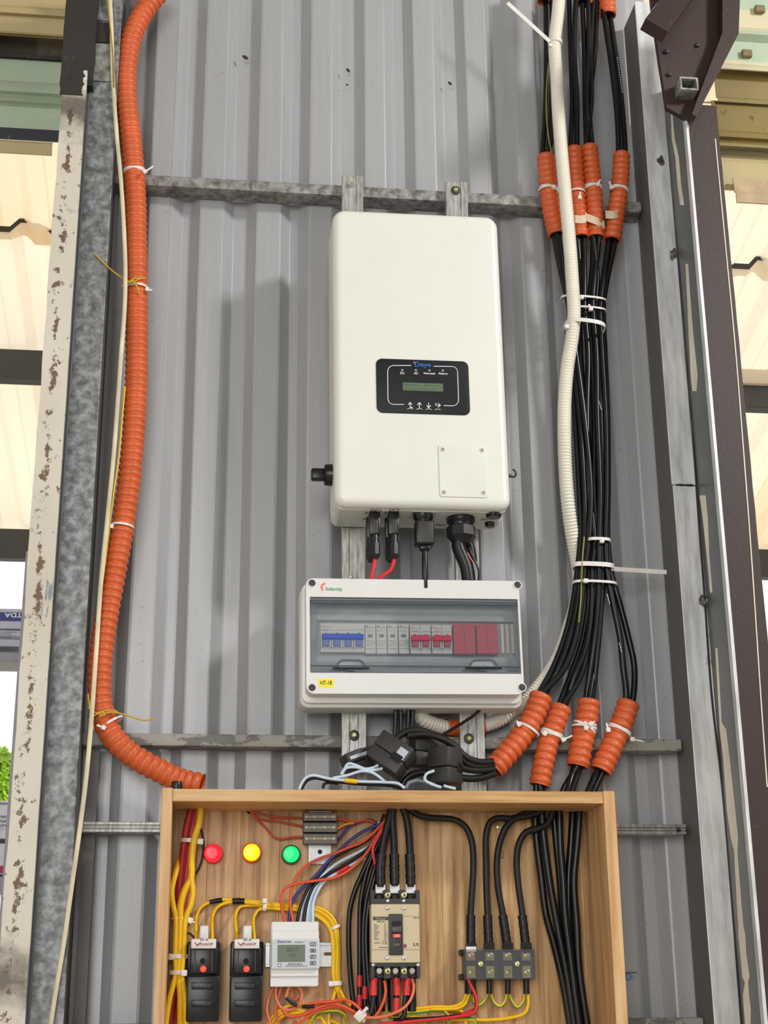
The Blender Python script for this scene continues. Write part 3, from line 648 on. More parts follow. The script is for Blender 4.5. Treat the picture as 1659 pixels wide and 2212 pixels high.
rail('left galvanised mounting rail behind the white inverter and grey box',739,784,378,[(760,398,False),(765,1588,True),(757,1247,False)],741)
rail('right galvanised mounting rail behind the white inverter and grey box',963,1009,391,[(985,410,True),(1013,1595,True)],990)

# ------------------------------------------------------------------ inverter
IV = Dev('solar_inverter','tall white wall inverter with black display panel and white cover plate','inverter',910,1095,-.205,-.008)
Yf = -.205
tl, tr, br, bl = (IV.loc(*p,Yf) for p in ((722,451),(1078,462),(1103,1097),(720,1091)))
xl = (tl.x+bl.x)/2; xr = (tr.x+br.x)/2; zt_ = (tl.z+tr.z)/2; zb_ = (bl.z+br.z)/2
IV.put('body', prism(rrect(xl,xr,zb_,zt_,(.025,.025,.021,.021),7), 0, .105, .016, 5), m_inv, smooth=True)
# rear housing, a little wider, starting below the top
rp = rrect(xl+.0035,xr+.001,zb_+.003,zt_-.03,(.02,.02,.012,.012))
IV.put('rear_housing', prism(rp, .100, .134, .004, 2), m_invu, smooth=True)
IV.put('bottom_plate', prism(rrect(xl+.006,xr-.006,zb_-.001,zb_+.05,.01), .024, .128, .001,1), m_invu)
# display panel
dp = IV.rr('display_panel',(812,774,1016,897),.012,Yf-.0016,Yf+.002,m_panel,.0004)
def linepath(d, par, lst, w, mat, Y, name='border_line'):
    g = G()
    for k in range(len(lst)-1):
        a = d.loc(*lst[k],Y); b = d.loc(*lst[k+1],Y); t = (b-a).normalized(); s = Vector((t.z,0,-t.x))*w/2; e = t*w*.3
        g.add(([a-s-e,a+s-e,b+s+e,b-s+e,a-s-e+Vector((0,.0003,0)),a+s-e+Vector((0,.0003,0)),b+s+e+Vector((0,.0003,0)),b-s+e+Vector((0,.0003,0))],[[3,2,1,0],[0,1,5,4],[1,2,6,5],[2,3,7,6],[3,0,4,7],[4,5,6,7]]))
    return d.put(name, g.vf(), mat, par)
def arc(cx,cy,r,a0,a1,n=6): return [(cx+r*math.cos(math.radians(a0+(a1-a0)*i/n)), cy-r*math.sin(math.radians(a0+(a1-a0)*i/n))) for i in range(n+1)]
YP = Yf-.0019
linepath(IV,dp,[(888,789.5)]+arc(850,802,12.5,90,180)+arc(850.5,861,12.5,180,270)+[(872,873.5)],.0013,m_wht,YP)
linepath(IV,dp,[(937,791)]+arc(976,804,12.5,90,0)+arc(978,864,12.5,0,-90)+[(959,876)],.0013,m_wht,YP)
IV.text('Deye',(896,782,931,796),YP,m_inkblue,.012,dp)
IV.box('logo_stroke',(893.5,781,896.5,785),YP-.0002,YP+.0001,m_inkor,0,dp)
for px,s_,w in ((869,'DC',9),(898.5,'AC',9),(927.5,'Normal',24),(956.5,'Alarm',20)):
    py = 799.3+(px-869)*.012
    IV.disc('indicator_led',px,py,.0024,YP-.0008,YP+.0003,M('led_clear','#8f9a92',.3),dp,12)
    IV.text(s_,(px-w/2,py+4.3,px+w/2,py+9.2),YP,m_wht,.02,dp)
lc = IV.box('lcd',(870,826,957.5,846),YP-.0003,YP+.0006,m_lcd,0,dp)
IV.text('Power:   260.1W',(874,829,952,835),YP-.0003,M('lcd_dark','#4a5a46',.5),0,dp,name='lcd_text'); IV.text('Total: 5.0kWh',(874,838,944,843.5),YP-.0003,M('lcd_dark','#4a5a46',.5),0,dp,name='lcd_text')
for k,(px,kind) in enumerate(((886,'l'),(906,'u'),(926,'d'),(945.5,'r'))):
    y0 = 874+k*.5; w = .0012
    if kind in 'ul': linepath(IV,dp,[(px,y0+7),(px,y0-3)],w,m_wht,YP,'arrow'); linepath(IV,dp,[(px-4,y0),(px,y0-5),(px+4,y0)],w*1.1,m_wht,YP,'arrow')
    if kind == 'd': linepath(IV,dp,[(px,y0-5),(px,y0+5)],w,m_wht,YP,'arrow'); linepath(IV,dp,[(px-4,y0+1),(px,y0+6),(px+4,y0+1)],w*1.1,m_wht,YP,'arrow')
    if kind == 'l': linepath(IV,dp,[(px,y0+6),(px+5,y0+6)],w*1.3,m_wht,YP,'arrow')
    if kind == 'r': linepath(IV,dp,[(px-4,y0-5),(px-4,y0),(px+4,y0)],w,m_wht,YP,'arrow'); linepath(IV,dp,[(px+1,y0-4),(px+6,y0),(px+1,y0+4)],w*1.1,m_wht,YP,'arrow')
    linepath(IV,dp,[(px-6,y0+9.5),(px,y0+7.6),(px+6,y0+9.5)],.0008,m_wht,YP,'arrow')
# service cover with four screws
cv = IV.rr('cover_plate',(947,959,1056,1075),.006,Yf-.0022,Yf+.001,m_inv,.0008)
for px,py in ((956.5,970.5),(1041.5,972),(959,1063),(1045,1064)):
    IV.disc('screw',px,py,.0046,Yf-.0032,Yf-.0022,M('pale_screw','#c4bdb8',.5,.1),cv)
    IV.disc('screw_socket',px,py,.0019,Yf-.0034,Yf-.0022,M('socket_shadow','#6a5a58',.6),cv,8)
# rotary switch at the left side, lock tab at the right
kx, kz = IV.loc(699,1026,-.15).x, IV.loc(699,1026,-.15).z
IV.put('switch_base', lathe((kx+.022,.055,kz),(-1,0,0),[(0,.0215),(.004,.0215),(.018,.0205),(.0205,.019)],22), m_dkp, smooth=True)
IV.put('switch_knob', rbox(kx-.024,kx+.004,.046,.064,kz-.0115,kz+.0115,.004,3), m_dkp, smooth=True)
p = IV.loc(1109,1024,-.13); g = G(); g.add(sweep(spline([p+Vector((-.008,0,-.004)),p+Vector((0,0,-.006)),p+Vector((.005,0,-.001)),p+Vector((.003,0,.007)),p+Vector((-.001,0,.010))],.002),lambda i,L:.0022,8)); g.add(rbox(p.x-.012,p.x-.004,p.y-.003,p.y+.003,p.z-.007,p.z-.001,.001)); IV.put('lock_tab', g.vf(), m_dkp2, smooth=True)
# markings on the underside, laid flat
zu = zb_-.0013
def under_text(s_, px, py, wpx, dpt, mat=m_ink):
    q = P(px,py,0)  # where the sight line meets the underside plane
    w0 = WM[IV.o] @ Vector((0,0,zu)); d = to_world(Vector((px-CX,py-CY,F))); h = CAM+d*((w0.z-CAM.z)/d.z); l = IV.inv @ h
    V, Fc = text_vf(s_, l.x-wpx/2, l.x+wpx/2, -dpt/2, dpt/2, 0); V = [(x, l.y-z, zu-.0004) for (x,y,z) in V]; IV.put('lettering', (V,Fc), mat)
under_text('DC1',812,1102,.019,.016); under_text('DC2',852,1102,.019,.016); under_text('+',791,1107,.006,.012); under_text('-',787,1120,.006,.004); under_text('+',833,1107,.006,.012)
under_text('Meter',953,1134.5,.02,.012); under_text('DRM',1045,1123,.011,.012)
def under_pt(px,py):
    d = to_world(Vector((px-CX,py-CY,F))); w0 = WM[IV.o] @ Vector((0,0,zu)); return IV.inv @ (CAM+d*((w0.z-CAM.z)/d.z))
u1 = under_pt(1066,1113); IV.put('blind_plug', lathe((u1.x,u1.y,zu+.001),(0,0,-1),[(0,.0145),(.005,.0145),(.007,.0125)],18), m_dkp, smooth=True)
u2 = under_pt(1058,1131); IV.put('blind_plug', lathe((u2.x,min(u2.y,.11),zu+.001),(0,0,-1),[(0,.0095),(.007,.0095),(.009,.008)],16), m_dkp, smooth=True)
# cable gland under the right half
gx, gy = under_pt(997,1117).x, .062
IV.put('cable_gland', lathe((gx,gy,zu+.001),(0,0,-1),[(0,.0275),(.009,.0275),(.011,.025),(.015,.0235),(.018,.0235)],28), m_dkp, smooth=True)
IV.put('gland_nut', lathe((gx,gy,zu-.016),(0,0,-1),[(0,.024),(.003,.0285),(.022,.0285),(.029,.022),(.036,.016)],8), m_dkp)
# ------------------------------------------------------------------ solar connectors
def connector(label, px, py0, Yc, off):
    """plug hanging from the underside"""
    e = Dev('solar_connector', label, 'connector', px, py0, Yc, 0, None); z = 0
    px2m = lambda n: n*.00081
    L1,L2,L3 = px2m(52),px2m(20),px2m(36)
    e.put('socket', rbox(-.0105,.0105,-.0095,.0095,-L1,0.004,.003), m_dkp, smooth=True)
    e.put('clip', rbox(-.006,.006,-.0112,-.009,-L1*.95,-L1*.3,.0012), m_dkp2, smooth=True)
    e.put('plug_body', lathe((0,0,-L1+.001),(0,0,-1),[(0,.0088),(L2*.3,.0096),(L2*.7,.0092),(L2,.0098)],16), m_dkp, smooth=True)
    for s_ in (-1,1): e.put('latch', rbox(s_*.0085-.0015,s_*.0085+.0015,-.004,.004,-L1-L2*.8,-L1*.55,.001), m_dkp)
    e.put('cap_nut', lathe((0,0,-L1-L2+.001),(0,0,-1),[(0,.0106),(L3*.75,.0106),(L3,.0072)],8), m_dkp)
    return e
connector('front black solar connector under the inverter, left pair',808.5,1112,-.165,0)
connector('rear black solar connector hidden behind the left front one',802.5,1120,-.130,0)
connector('front black solar connector under the inverter, right pair',849.5,1112,-.165,0)
connector('rear black solar connector hidden behind the right front one',843,1120,-.130,0)
wire('solar_cable','short red solar cable from the left black connector into the grey box','cable',[(810,1196),(809,1215),(806,1232),(801,1252)],-.162,.0038,m_red)
wire('solar_cable','bent red solar cable from the right black connector into the grey box','cable',[(853,1196),(850,1215),(843,1232),(830,1242),(816,1251)],-.162,.0038,m_red)
# ------------------------------------------------------------------ wireless logger stick
LG = Dev('data_logger','black plug-in logger stick with long antenna under the inverter','logger',915,1120,-.16)
LG.put('mount_plate', rbox(-.0245,.0245,-.020,.022,.006,.0105,.001), m_steel)
LG.put('plug_collar', lathe((-.001,0,.008),(0,0,-1),[(0,.019),(.008,.019),(.012,.016),(.017,.015)],22), m_dkp, smooth=True)
LG.put('stick_body', rbox(-.0175,.0185,-.014,.016,-.055,-.006,.004,3), m_dkp, smooth=True)
LG.put('face_plate', rbox(-.0125,.0165,-.0155,-.0135,-.052,-.010,.002), m_dkp2, smooth=True)
LG.put('antenna_hinge', rbox(-.009,.011,-.009,.010,-.064,-.054,.003), m_dkp, smooth=True)
LG.put('antenna', lathe((.001,0,-.055),(0,0,-1),[(0,.0052),(.020,.0055),(.024,.0062),(.082,.0062),(.086,.004)],14), m_dkp, smooth=True)
# taped cable bundle dropping from the gland
tb = wire('power_cable','black-taped output cable from the big gland into the grey box','cable',[(992,1160),(990,1180),(998,1200),(1008,1225),(1013,1256)],-.145,.0135,m_shrink,n=14)
wire('thin_strap','thin loose black tail beside the taped output cable','cable',[(1016,1190),(1026,1212),(1034,1232),(1033,1256)],-.150,.0022,m_cable)
wire('power_cable','grey-black cable stub behind the taped output cable','cable',[(1008,1160),(1016,1185),(1020,1212)],-.118,.010,m_cable2)
wire('earth_wire','sliver of pink wire beside the taped output cable','wire',[(1010,1194),(1016,1206),(1024,1216)],-.155,.0012,m_salmon)
# ------------------------------------------------------------------ combiner box
CB = Dev('breaker_box','pale grey breaker enclosure with tinted door and yellow tag','enclosure',896,1500,-.165,-.011)
YC = -.165
x0,x1,z0,z1 = CB.rect(661,1249,1133,1500,YC); y_ = lambda Y: Y-CB.Y0
CBX = (x0,x1,z0,z1)
CB.put('base', prism(rrect(x0-.009,x1+.006,z0-.017,z1-.002,.016), y_(-.118), y_(-.0675), .004, 2), m_abs2, smooth=True)
CB.put('base_rim', prism(rrect(x0-.006,x1+.003,z0-.010,z1,.014), y_(-.128), y_(-.117), .002, 2), m_abs, smooth=True)
wx0,wx1,wz0,wz1 = CB.rect(669,1289,1126.5,1456,YC)
N_ = 5
outer = rrect(x0,x1,z0,z1,.013,N_); inner = rrect(wx0,wx1,wz0,wz1,.002,N_)
g = G(); g.add(frame_ring(outer, inner, y_(YC), y_(-.127))); CB.put('front_cover', g.vf(), m_abs, smooth=True)
for px,py in ((674,1259.5),(1118,1263.5),(674,1485.5),(1127.5,1485)):
    p = CB.loc(px,py,YC); o_ = [(p.x+.0084*math.cos(a*math.pi/10),p.z+.0084*math.sin(a*math.pi/10)) for a in range(20)]; i_ = [(p.x+.0066*math.cos(a*math.pi/10),p.z+.0066*math.sin(a*math.pi/10)) for a in range(20)]
    CB.put('screw_well', frame_ring(o_,i_,y_(YC-.0012),y_(YC)), m_abs); CB.disc('screw_cap',px,py,.0066,YC-.0006,YC+.002,m_dkp2)
# well behind the door: back plate, mask with slot
CB.put('inner_mask', frame_ring(rrect(wx0,wx1,wz0,wz1,.001,N_), rrect(*CB.rect(684,1340,1112,1421,YC+.025),.001,N_), y_(YC+.022), y_(YC+.026)), m_inner)
ix = CB.rect(676,1300,1120,1446,YC+.05); CB.put('back_plate', rbox(ix[0],ix[1],y_(YC+.06),y_(YC+.064),ix[2],ix[3]), m_inner)
for yk in ((wz1-.004,wz1),(wz0,wz0+.004)): CB.put('well_side', rbox(wx0+.0005,wx1-.0005,y_(YC+.004),y_(YC+.024),yk[0],yk[1]), m_inner)
for k in range(3): CB.box('blank_strip',(1081+k*11,1348,1090+k*11,1411),YC+.019,YC+.0218,m_abs2,.0006)
# tinted door
dr = CB.rr('door',(672,1293,1124,1447),.003,YC+.006,YC+.009,m_door,.0006)
CB.put('door_rim', frame_ring(rrect(*CB.rect(671.5,1291,1124.5,1449,YC+.003),.003,N_), rrect(*CB.rect(684,1307,1117,1432,YC+.003),.006,N_), y_(YC+.0035), y_(YC+.0062)), m_door, dr)
CB.box('hinge_bar',(671.5,1291,1124.5,1296),YC+.001,YC+.006,m_doorrim,.001,dr); CB.box('hinge_bar',(674,1303,1122,1306),YC+.002,YC+.006,m_doorrim,.0006,dr)
CB.box('closing_bar',(671,1436.5,1124.5,1441),YC+.0012,YC+.006,m_doorrim,.001,dr); CB.box('closing_bar',(671,1450,1125,1453.5),YC+.001,YC+.010,m_doorrim,.0008)
for pa,pb,pc,pd in ((727,789,719,798),(1014,1075,1006,1084)):
    a,b,c,d = CB.rect(pa,1424,pb,1443,YC+.001); o_ = rrect(a,b,c,d,(.013,.013,.001,.001),N_); i_ = rrect(a+.003,b-.003,c+.001,d-.003,(.010,.010,.001,.001),N_)
    CB.put('finger_pull', frame_ring(o_,i_,y_(YC+.0012),y_(YC+.006)), m_doorrim, dr); CB.put('finger_pull_recess', prism(i_,y_(YC+.004),y_(YC+.0055)), M('clear_grey','#a3a7aa',.3), dr)
    CB.box('latch_slot',(pc,1441,pd,1444.5),YC-.0003,YC+.004,m_panel,.0005,dr); CB.box('latch_tongue',((pa+pb)/2-9,1446,(pa+pb)/2+9,1450),YC+.0005,YC+.004,m_doorrim,.0005,dr)
# logo and tag
g = G()
for k in range(6):
    a0 = 95+k*24; p_ = [(a0-4,10.5),(a0+17,10.5),(a0+10,5.2),(a0,5.2)]
    q = [CB.loc(703+r*math.cos(math.radians(a)),1269-r*math.sin(math.radians(a)),YC) for a,r in p_]; g.add(prism([(v.x,v.z) for v in q],y_(YC-.0005),y_(YC-.0001)))
CB.put('sun_emblem', g.vf(), m_inkor)
CB.text('Solarcity',(703.5,1268,740,1278.5),YC-.0002,m_inkgreen,.015)
tg = CB.box('tag',(688.5,1466,720.5,1484),YC-.0006,YC+.0001,m_ylab,0); CB.text('HT-18',(692,1470.5,717,1479.5),YC-.0007,m_ink,.01,tg)
# what stands inside the enclosure
YB = YC+.016
def breaker(label, r, npole, tcol, cat='breaker', name='circuit_breaker', tr=None, group=None):
    e = Dev(name, label, cat, (r[0]+r[2])/2, r[3], YB, -.011, group)
    e.box('case', r, YB, YB+.04, m_abs2, .0008)
    w = (r[2]-r[0])/npole
    for k in range(npole):
        a = r[0]+k*w
        if k: e.box('pole_seam',(a-.5,r[1]+1,a+.5,r[3]-1),YB-.0004,YB+.001,M('seam_grey','#8f9090',.6),0)
        if tr:
            e.box('indicator_window',(a+w/2-2,r[1]+21,a+w/2+2,r[1]+24),YB-.0006,YB,m_ink,0)
            e.box('print_line',(a+5,r[1]+14.5,a+w-3,r[1]+15.5),YB-.0005,YB,M('grey_ink','#85858f'),0)
            e.box('toggle_side',(a+1.0,tr[1]+12,a+4.0,r[3]-11),YB-.006,YB,m_abs2,.0006); e.box('toggle_side',(a+w-4,tr[1]+12,a+w-1,r[3]-11),YB-.006,YB,m_abs2,.0006)
            e.box('toggle',(a+5,tr[1]+4,a+w-5,tr[3]),YB-.008,YB-.0005,tcol,.001)
        else:
            e.box('status_window',(a+w*.28,r[1]+22.5,a+w*.72,r[1]+29),YB-.0008,YB,M('window_green_grey','#5d6a64',.5),.0002)
            for q,ln in ((36,.7),(41,.8),(46,.5),(53,.75)): e.box('print_line',(a+w*.12,r[1]+q,a+w*(.12+ln),r[1]+q+1),YB-.0005,YB,M('grey_ink','#85858f'),0)
    if tr: e.box('toggle_bar',(r[0]+4,tr[1],r[2]-2,tr[1]+13),YB-.011,YB-.0005,tcol,.0015)
    marks = range(npole) if not tr else range(1)
    for k in marks:
        a = r[0]+k*w; g = G()
        for j in range(4):
            th = math.radians(100+j*28); q = e.loc(a+7+3.6*math.cos(th),r[1]+8-3.6*math.sin(th),YB); g.add(rbox(q.x-.0009,q.x+.0009,-.0006,0,q.z-.0005,q.z+.0005))
        e.put('emblem', g.vf(), m_inkor if tr else m_ink); e.text('Solarcity',(a+7,r[1]+6.5,a+7+13,r[1]+10.5),YB-.0002,m_inkred if tr else m_ink)
        e.text('SLB7-63',(a+3,r[1]+13.5,a+3+14,r[1]+16.8),YB-.0002,M('grey_ink','#85858f'))
    return e
breaker('four-pole white breaker with blue toggles at left behind the tinted door',(692,1346,788,1409),4,m_bluet,tr=(695,1368,787,1395))
for k,t in enumerate(('beside the blue-toggled breaker','second after the blue-toggled breaker','third after the blue-toggled breaker','beside the first red-toggled breaker')):
    breaker('slim white surge arrester with small dark window, '+t,(788.5+k*24,1347.5,812+k*24,1412),1,None,'surge arrester','surge_arrester',group='white surge arresters behind the tinted door')
breaker('two-pole breaker with crimson toggles beside the white surge arresters',(885,1349,931.5,1412),2,m_redt,tr=(888,1371,930,1396),group='crimson-toggled breakers')
breaker('two-pole breaker with crimson toggles beside the plain crimson modules',(932,1349.5,978,1412),2,m_redt,tr=(935,1371.5,977,1396),group='crimson-toggled breakers')
for a,b,t in ((979,1028,'beside the crimson-toggled breaker'),(1029,1077,'beside the empty slots')):
    e = Dev('surge_module','plain crimson surge module '+t+' behind the tinted door','surge arrester',(a+b)/2,1412,YB,-.011,'crimson surge modules')
    e.box('case',(a,1347.5,b,1412),YB-.004,YB+.04,m_redc,.001)
    for q in range(2):
        e.box('pole_seam',((a+b)/2-.5+q*200,1349,(a+b)/2+.5+q*200,1410),YB-.0044,YB-.0035,M('dark_crimson','#8f1d33',.5),0) if q == 0 else None
    for q in range(2): e.text('Solarcity',(a+5+q*23,1351,a+19+q*23,1355),YB-.0042,M('dark_crimson','#8f1d33'))
# ------------------------------------------------------------------ wooden box
YW0, YWB = -.205, -.068        # front rim and back panel
WB = Dev('wooden_box','open-fronted oak box full of breakers, meters and coloured wiring','box',835,2300,YW0,-.0005)
lx0 = WB.loc(349,1705,YW0).x; lx1 = WB.loc(372.5,1740,YW0).x; rx0 = WB.loc(1303.5,1740,YW0).x; rx1 = WB.loc(1327.5,1712,YW0).x
zt = (WB.loc(360,1701,YW0).z+WB.loc(1315,1710,YW0).z)/2; ztu = (WB.loc(800,1733,YW0).z); zlow = WB.loc(800,2420,YW0).z
yy = lambda Y: Y-YW0
WB.put('top_board', rbox(lx1,rx0,yy(YW0),yy(YWB),ztu,zt-.001,.0012), m_woodt)
WB.put('side_board', rbox(lx0,lx1-.0004,yy(YW0-.001),yy(YWB),zlow,zt+.001,.002), m_woodv)
WB.put('side_board', rbox(rx0+.0004,rx1,yy(YW0-.001),yy(YWB),zlow,zt,.002), m_woodv)
WB.put('bottom_board', rbox(lx1,rx0,yy(YW0),yy(YWB),zlow,zlow+.022,.0012), m_woodt)
seams = [lx1-.004]+[WB.loc(px,1950,YWB).x for px in (445,517,602,738,852,955,1060,1167,1262)]+[rx0+.004]
for k in range(len(seams)-1): WB.put('plank', rbox(seams[k]+.0001,seams[k+1]-.0001,yy(YWB)+random.uniform(0,.0008),yy(-.050),zlow+.01,zt-.004,.0004,1), m_wood)
WB.put('edge_chip', rbox(rx1-.001,rx1+.0014,yy(YW0)+.001,yy(YW0)+.02,WB.loc(1325,1905,YW0).z,WB.loc(1325,1728,YW0).z,.0008), M('raw_wood_split','#8a5230',.8,0,.25,60,stretch=(1,1,.2)))
WB.screw('screw',1077,1786.5,.0055,YWB-.001,m_brass)
WB.text('2',(1082,1839,1089,1854),YWB,M('pencil','#8a6a44',.7))
nut = Dev('pipe_nut','black threaded plug on the top left corner of the wooden box','plug',382,1697,-.15)
nut.put('thread', lathe((0,0,-.012),(0,0,1),[(0,.0105),(.004,.0105),(.0045,.0095),(.008,.0095),(.0085,.0105),(.012,.0105),(.0125,.0095),(.016,.0095),(.019,.0085)],20), m_dkp, smooth=True)
# ------------------------------------------------------------------ indicator lamps
def lamp(label, px, py, bez, lens_col, em, rb, rl):
    e = Dev('indicator_lamp', label, 'lamp', px, py, YWB)
    e.put('bezel', lathe((0,0,0),(0,-1,0),[(0,rb),(.010,rb),(.013,rb*.96),(.014,rl*1.0)],28), bez, smooth=True)
    t = NT('lens_'+label.split()[1]); t.b.inputs['Base Color'].default_value = lin(lens_col); t.b.inputs['Roughness'].default_value = .3; t.b.inputs['Emission Color'].default_value = lin(em); t.b.inputs['Emission Strength'].default_value = 1.0
    e.put('lens', lathe((0,-.0125,0),(0,-1,0),[(0,rl),(.004,rl),(.0055,rl*.96),(.0063,rl*.86),(.0066,rl*.4)],28), t.m, smooth=True)
lamp('lit red indicator lamp beside the yellow cables',460,1845,M('lamp_red','#e01525',.35),'#ff2030','#ff0f28',.0172,.0160)
lamp('lit yellow indicator lamp with orange ring in the middle of three',543,1843,M('lamp_orange','#e8641a',.35),'#ffd21a','#ffc90a',.0176,.0150)
lamp('lit green indicator lamp nearest the clear fuse holders',628,1847,M('lamp_green','#0f5a35',.35),'#1fe07a','#10dd6c',.0172,.0142)
# ------------------------------------------------------------------ fuse holders on their short rail
YF = -.105
rl = Dev('din_rail','short upright slotted rail under the clear fuse holders','rail',691,1867,YWB)
rl.box('strip',(667,1746,716,1867),YWB-.007,YWB-.001,m_alu,.0008)
for a in (671,679,705,711): rl.box('ridge',(a,1747,a+3,1866),YWB-.0085,YWB-.0068,m_alu,.0004)
rl.screw('screw',691,1840,.0042,YWB-.007,m_black)
for k,(a,b,t) in enumerate(((1754,1774,'topmost of its three'),(1776,1798,'middle of its three'),(1800,1823,'lowest of its three'))):
    e = Dev('fuse_holder','clear-topped black fuse holder with metal clips, '+t,'fuse holder',692,b,YF,0,'clear fuse holders')
    e.box('base',(655,a,728.5,b),YF+.010,YWB-.0088,m_dkp2,.001); e.box('cover',(656,a+1,728,b-1),YF,YF+.0098,m_clear2,.002)
    p0 = e.loc(667,(a+b)/2,YF+.006); p1 = e.loc(717,(a+b)/2,YF+.006); e.put('fuse', cyl(p0,p1,.0032,12), m_steel, smooth=True)
    for px in (663,680,703,721): e.screw('clip_screw',px,(a+b)/2,.0036,YF+.0045,m_brass)
# ------------------------------------------------------------------ knife fuse switches
def fuse_switch(label, dx):
    Y0 = -.125; e = Dev('fuse_switch', label, 'switch', 440+dx, 2205, Y0, 0, 'black fuse switches with white pull caps')
    R4 = lambda a,b,c,d: (a+dx,b,c+dx,d)
    e.box('backing', R4(405,2034,475,2110), Y0+.018, YWB-.001, m_dkp, .003, smooth=True)
    e.box('upper_cover', R4(411,2046,470,2104), Y0+.004, Y0+.020, m_dkp, .003, smooth=True)
    e.box('lower_cover', R4(404,2108,472,2207), Y0, YWB-.001, m_dkp2 if 0 else m_dkp, .003, smooth=True)
    for b in (2122,2160): e.box('grip_panel', R4(414,b,463,b+15), Y0-.002, Y0+.001, m_dkp, .0015, smooth=True)
    for b in (2123,2161): e.text('VINAKIP', R4(421,b+3,456,b+11), Y0-.0022, M('moulded_black','#2a2b2e',.35))
    cap = e.box('pull_cap', R4(413,2028,467,2049), Y0-.006, Y0+.020, m_abs, .002, smooth=True)
    e.box('grip', R4(431.5,1999,450,2030), Y0-.004, Y0+.014, m_abs, .003, cap, True)
    e.text('30 A', R4(432,2026.5,450,2033), Y0-.0062, m_ink, 0, cap); e.text('VINAKIP', R4(427,2036.5,460,2042.5), Y0-.0062, m_inkred, .01, cap)
    linepath(e, cap, [(421+dx,2036),(426+dx,2042.5),(433+dx,2036)], .0016, m_inkred, Y0-.0064, 'emblem')
    for px in (420,457): e.box('rib', R4(px,2051,px+1.6,2098), Y0+.0025, Y0+.006, m_dkp2, .0003)
    e.disc('screw_hole',438+dx,2076,.005,Y0+.0035,Y0+.006,M('hole_black','#060606',.8))
    t = _mc.get('led_red_lit')
    if not t:
        n = NT('led_red_lit'); n.b.inputs['Base Color'].default_value = lin('#ff2a1a'); n.b.inputs['Emission Color'].default_value = lin('#ff3222'); n.b.inputs['Emission Strength'].default_value = 2.6; t = n.m; _mc['led_red_lit'] = t
    e.disc('neon_lens',439+dx,2093,.0052,Y0+.000,Y0+.005,t,None,16,None,True)
fuse_switch('black fuse switch with white cap, beside the yellow cable bundle',0)
fuse_switch('black fuse switch with white cap, beside the white meter',93.5)
# ------------------------------------------------------------------ energy meter on its rail
r2 = Dev('din_rail','aluminium slotted rail running behind the white meter','rail',648,2090,YWB)
r2.box('strip',(573,2036,723,2089),YWB-.0075,YWB-.001,m_alu,.0008)
for b in (2037,2083): r2.box('edge',(573,b,723,b+5),YWB-.010,YWB-.0073,m_alu,.0005)
x0,x1,z0,z1 = r2.rect(699,2057,716,2064,YWB-.0078); r2.put('slot', prism(rrect(x0,x1,z0,z1,(z1-z0)/2*.95),-.0085,-.0078), M('slot_shadow','#7a5a38',.7))
YM = -.135
EM = Dev('energy_meter','white energy meter with dark lcd and four small buttons','meter',637,2131,YM)
EM.box('housing',(585,1993,688,2130),YM+.020,YWB-.0102,m_abs,.0015)
EM.box('terminal_cover',(587,1991,688,2012),YM+.014,YWB-.011,m_abs,.0015); EM.box('terminal_cover',(584,2108,686,2131),YM+.012,YWB-.011,m_abs,.0015)
EM.box('step',(587,2011,689,2028),YM+.008,YM+.030,m_abs,.001); EM.box('step',(585,2091,688,2109),YM+.008,YM+.030,m_abs,.001)
fp = EM.box('front_panel',(587,2027,690,2093),YM,YM+.025,m_abs,.002)
EM.rr('sticker',(589,2030,688,2090),.003,YM-.0006,YM+.0002,M('sticker_grey','#bfc3c9',.4,0,.02),0,fp)
EM.box('lcd',(600,2041,659,2077.5),YM-.0012,YM-.0004,m_lcd2,.0003,fp)
EM.text('008.73',(619,2047,645,2056),YM-.0013,M('lcd_dark2','#4a5644',.5),0,fp,name='lcd_text'); EM.text('kWh',(625,2060,640,2066),YM-.0013,M('lcd_dark2','#4a5644'),0,fp,name='lcd_text')
EM.text('Eastron',(600,2030.5,629,2037),YM-.0007,M('ink_blue2','#3a63a8',.6),.015,fp); EM.text('SDM630MCT',(636,2034,657,2037),YM-.0007,m_ink,0,fp)
for k in range(4):
    b = 2035.5+k*13.6; x0,x1,z0,z1 = EM.rect(670,b,682.5,b+8.3,YM-.0012)
    bt = EM.put('button', frame_ring(rrect(x0,x1,z0,z1,.0012),rrect(x0+.0009,x1-.0009,z0+.0009,z1-.0009,.0008),YM-EM.Y0-.0012,YM-EM.Y0-.0004), m_ink, fp)
    EM.text(('U/I','M','P','E')[k],(673,b+2,679,b+6.5),YM-.0008,m_ink,.01,fp)
for k,(a,b_) in enumerate(((622,652),(622,654),(617,663))):
    q = a
    while q < b_: w_ = 3+((q*7+k*5)%5); EM.box('print_line',(q,2080.3+k*3,min(q+w_,b_),2081.7+k*3),YM-.0009,YM-.0005,M('grey_ink2','#5c5f66',.6),0,fp); q += w_+1.2
x0,x1,z0,z1 = EM.rect(600,2081,608,2088.5,YM-.0007); EM.put('insulation_mark', frame_ring(rrect(x0,x1,z0,z1,.0003),rrect(x0+.0007,x1-.0007,z0+.0007,z1-.0007,.0003),-.0010,-.0005), M('grey_ink2','#5c5f66'), fp)
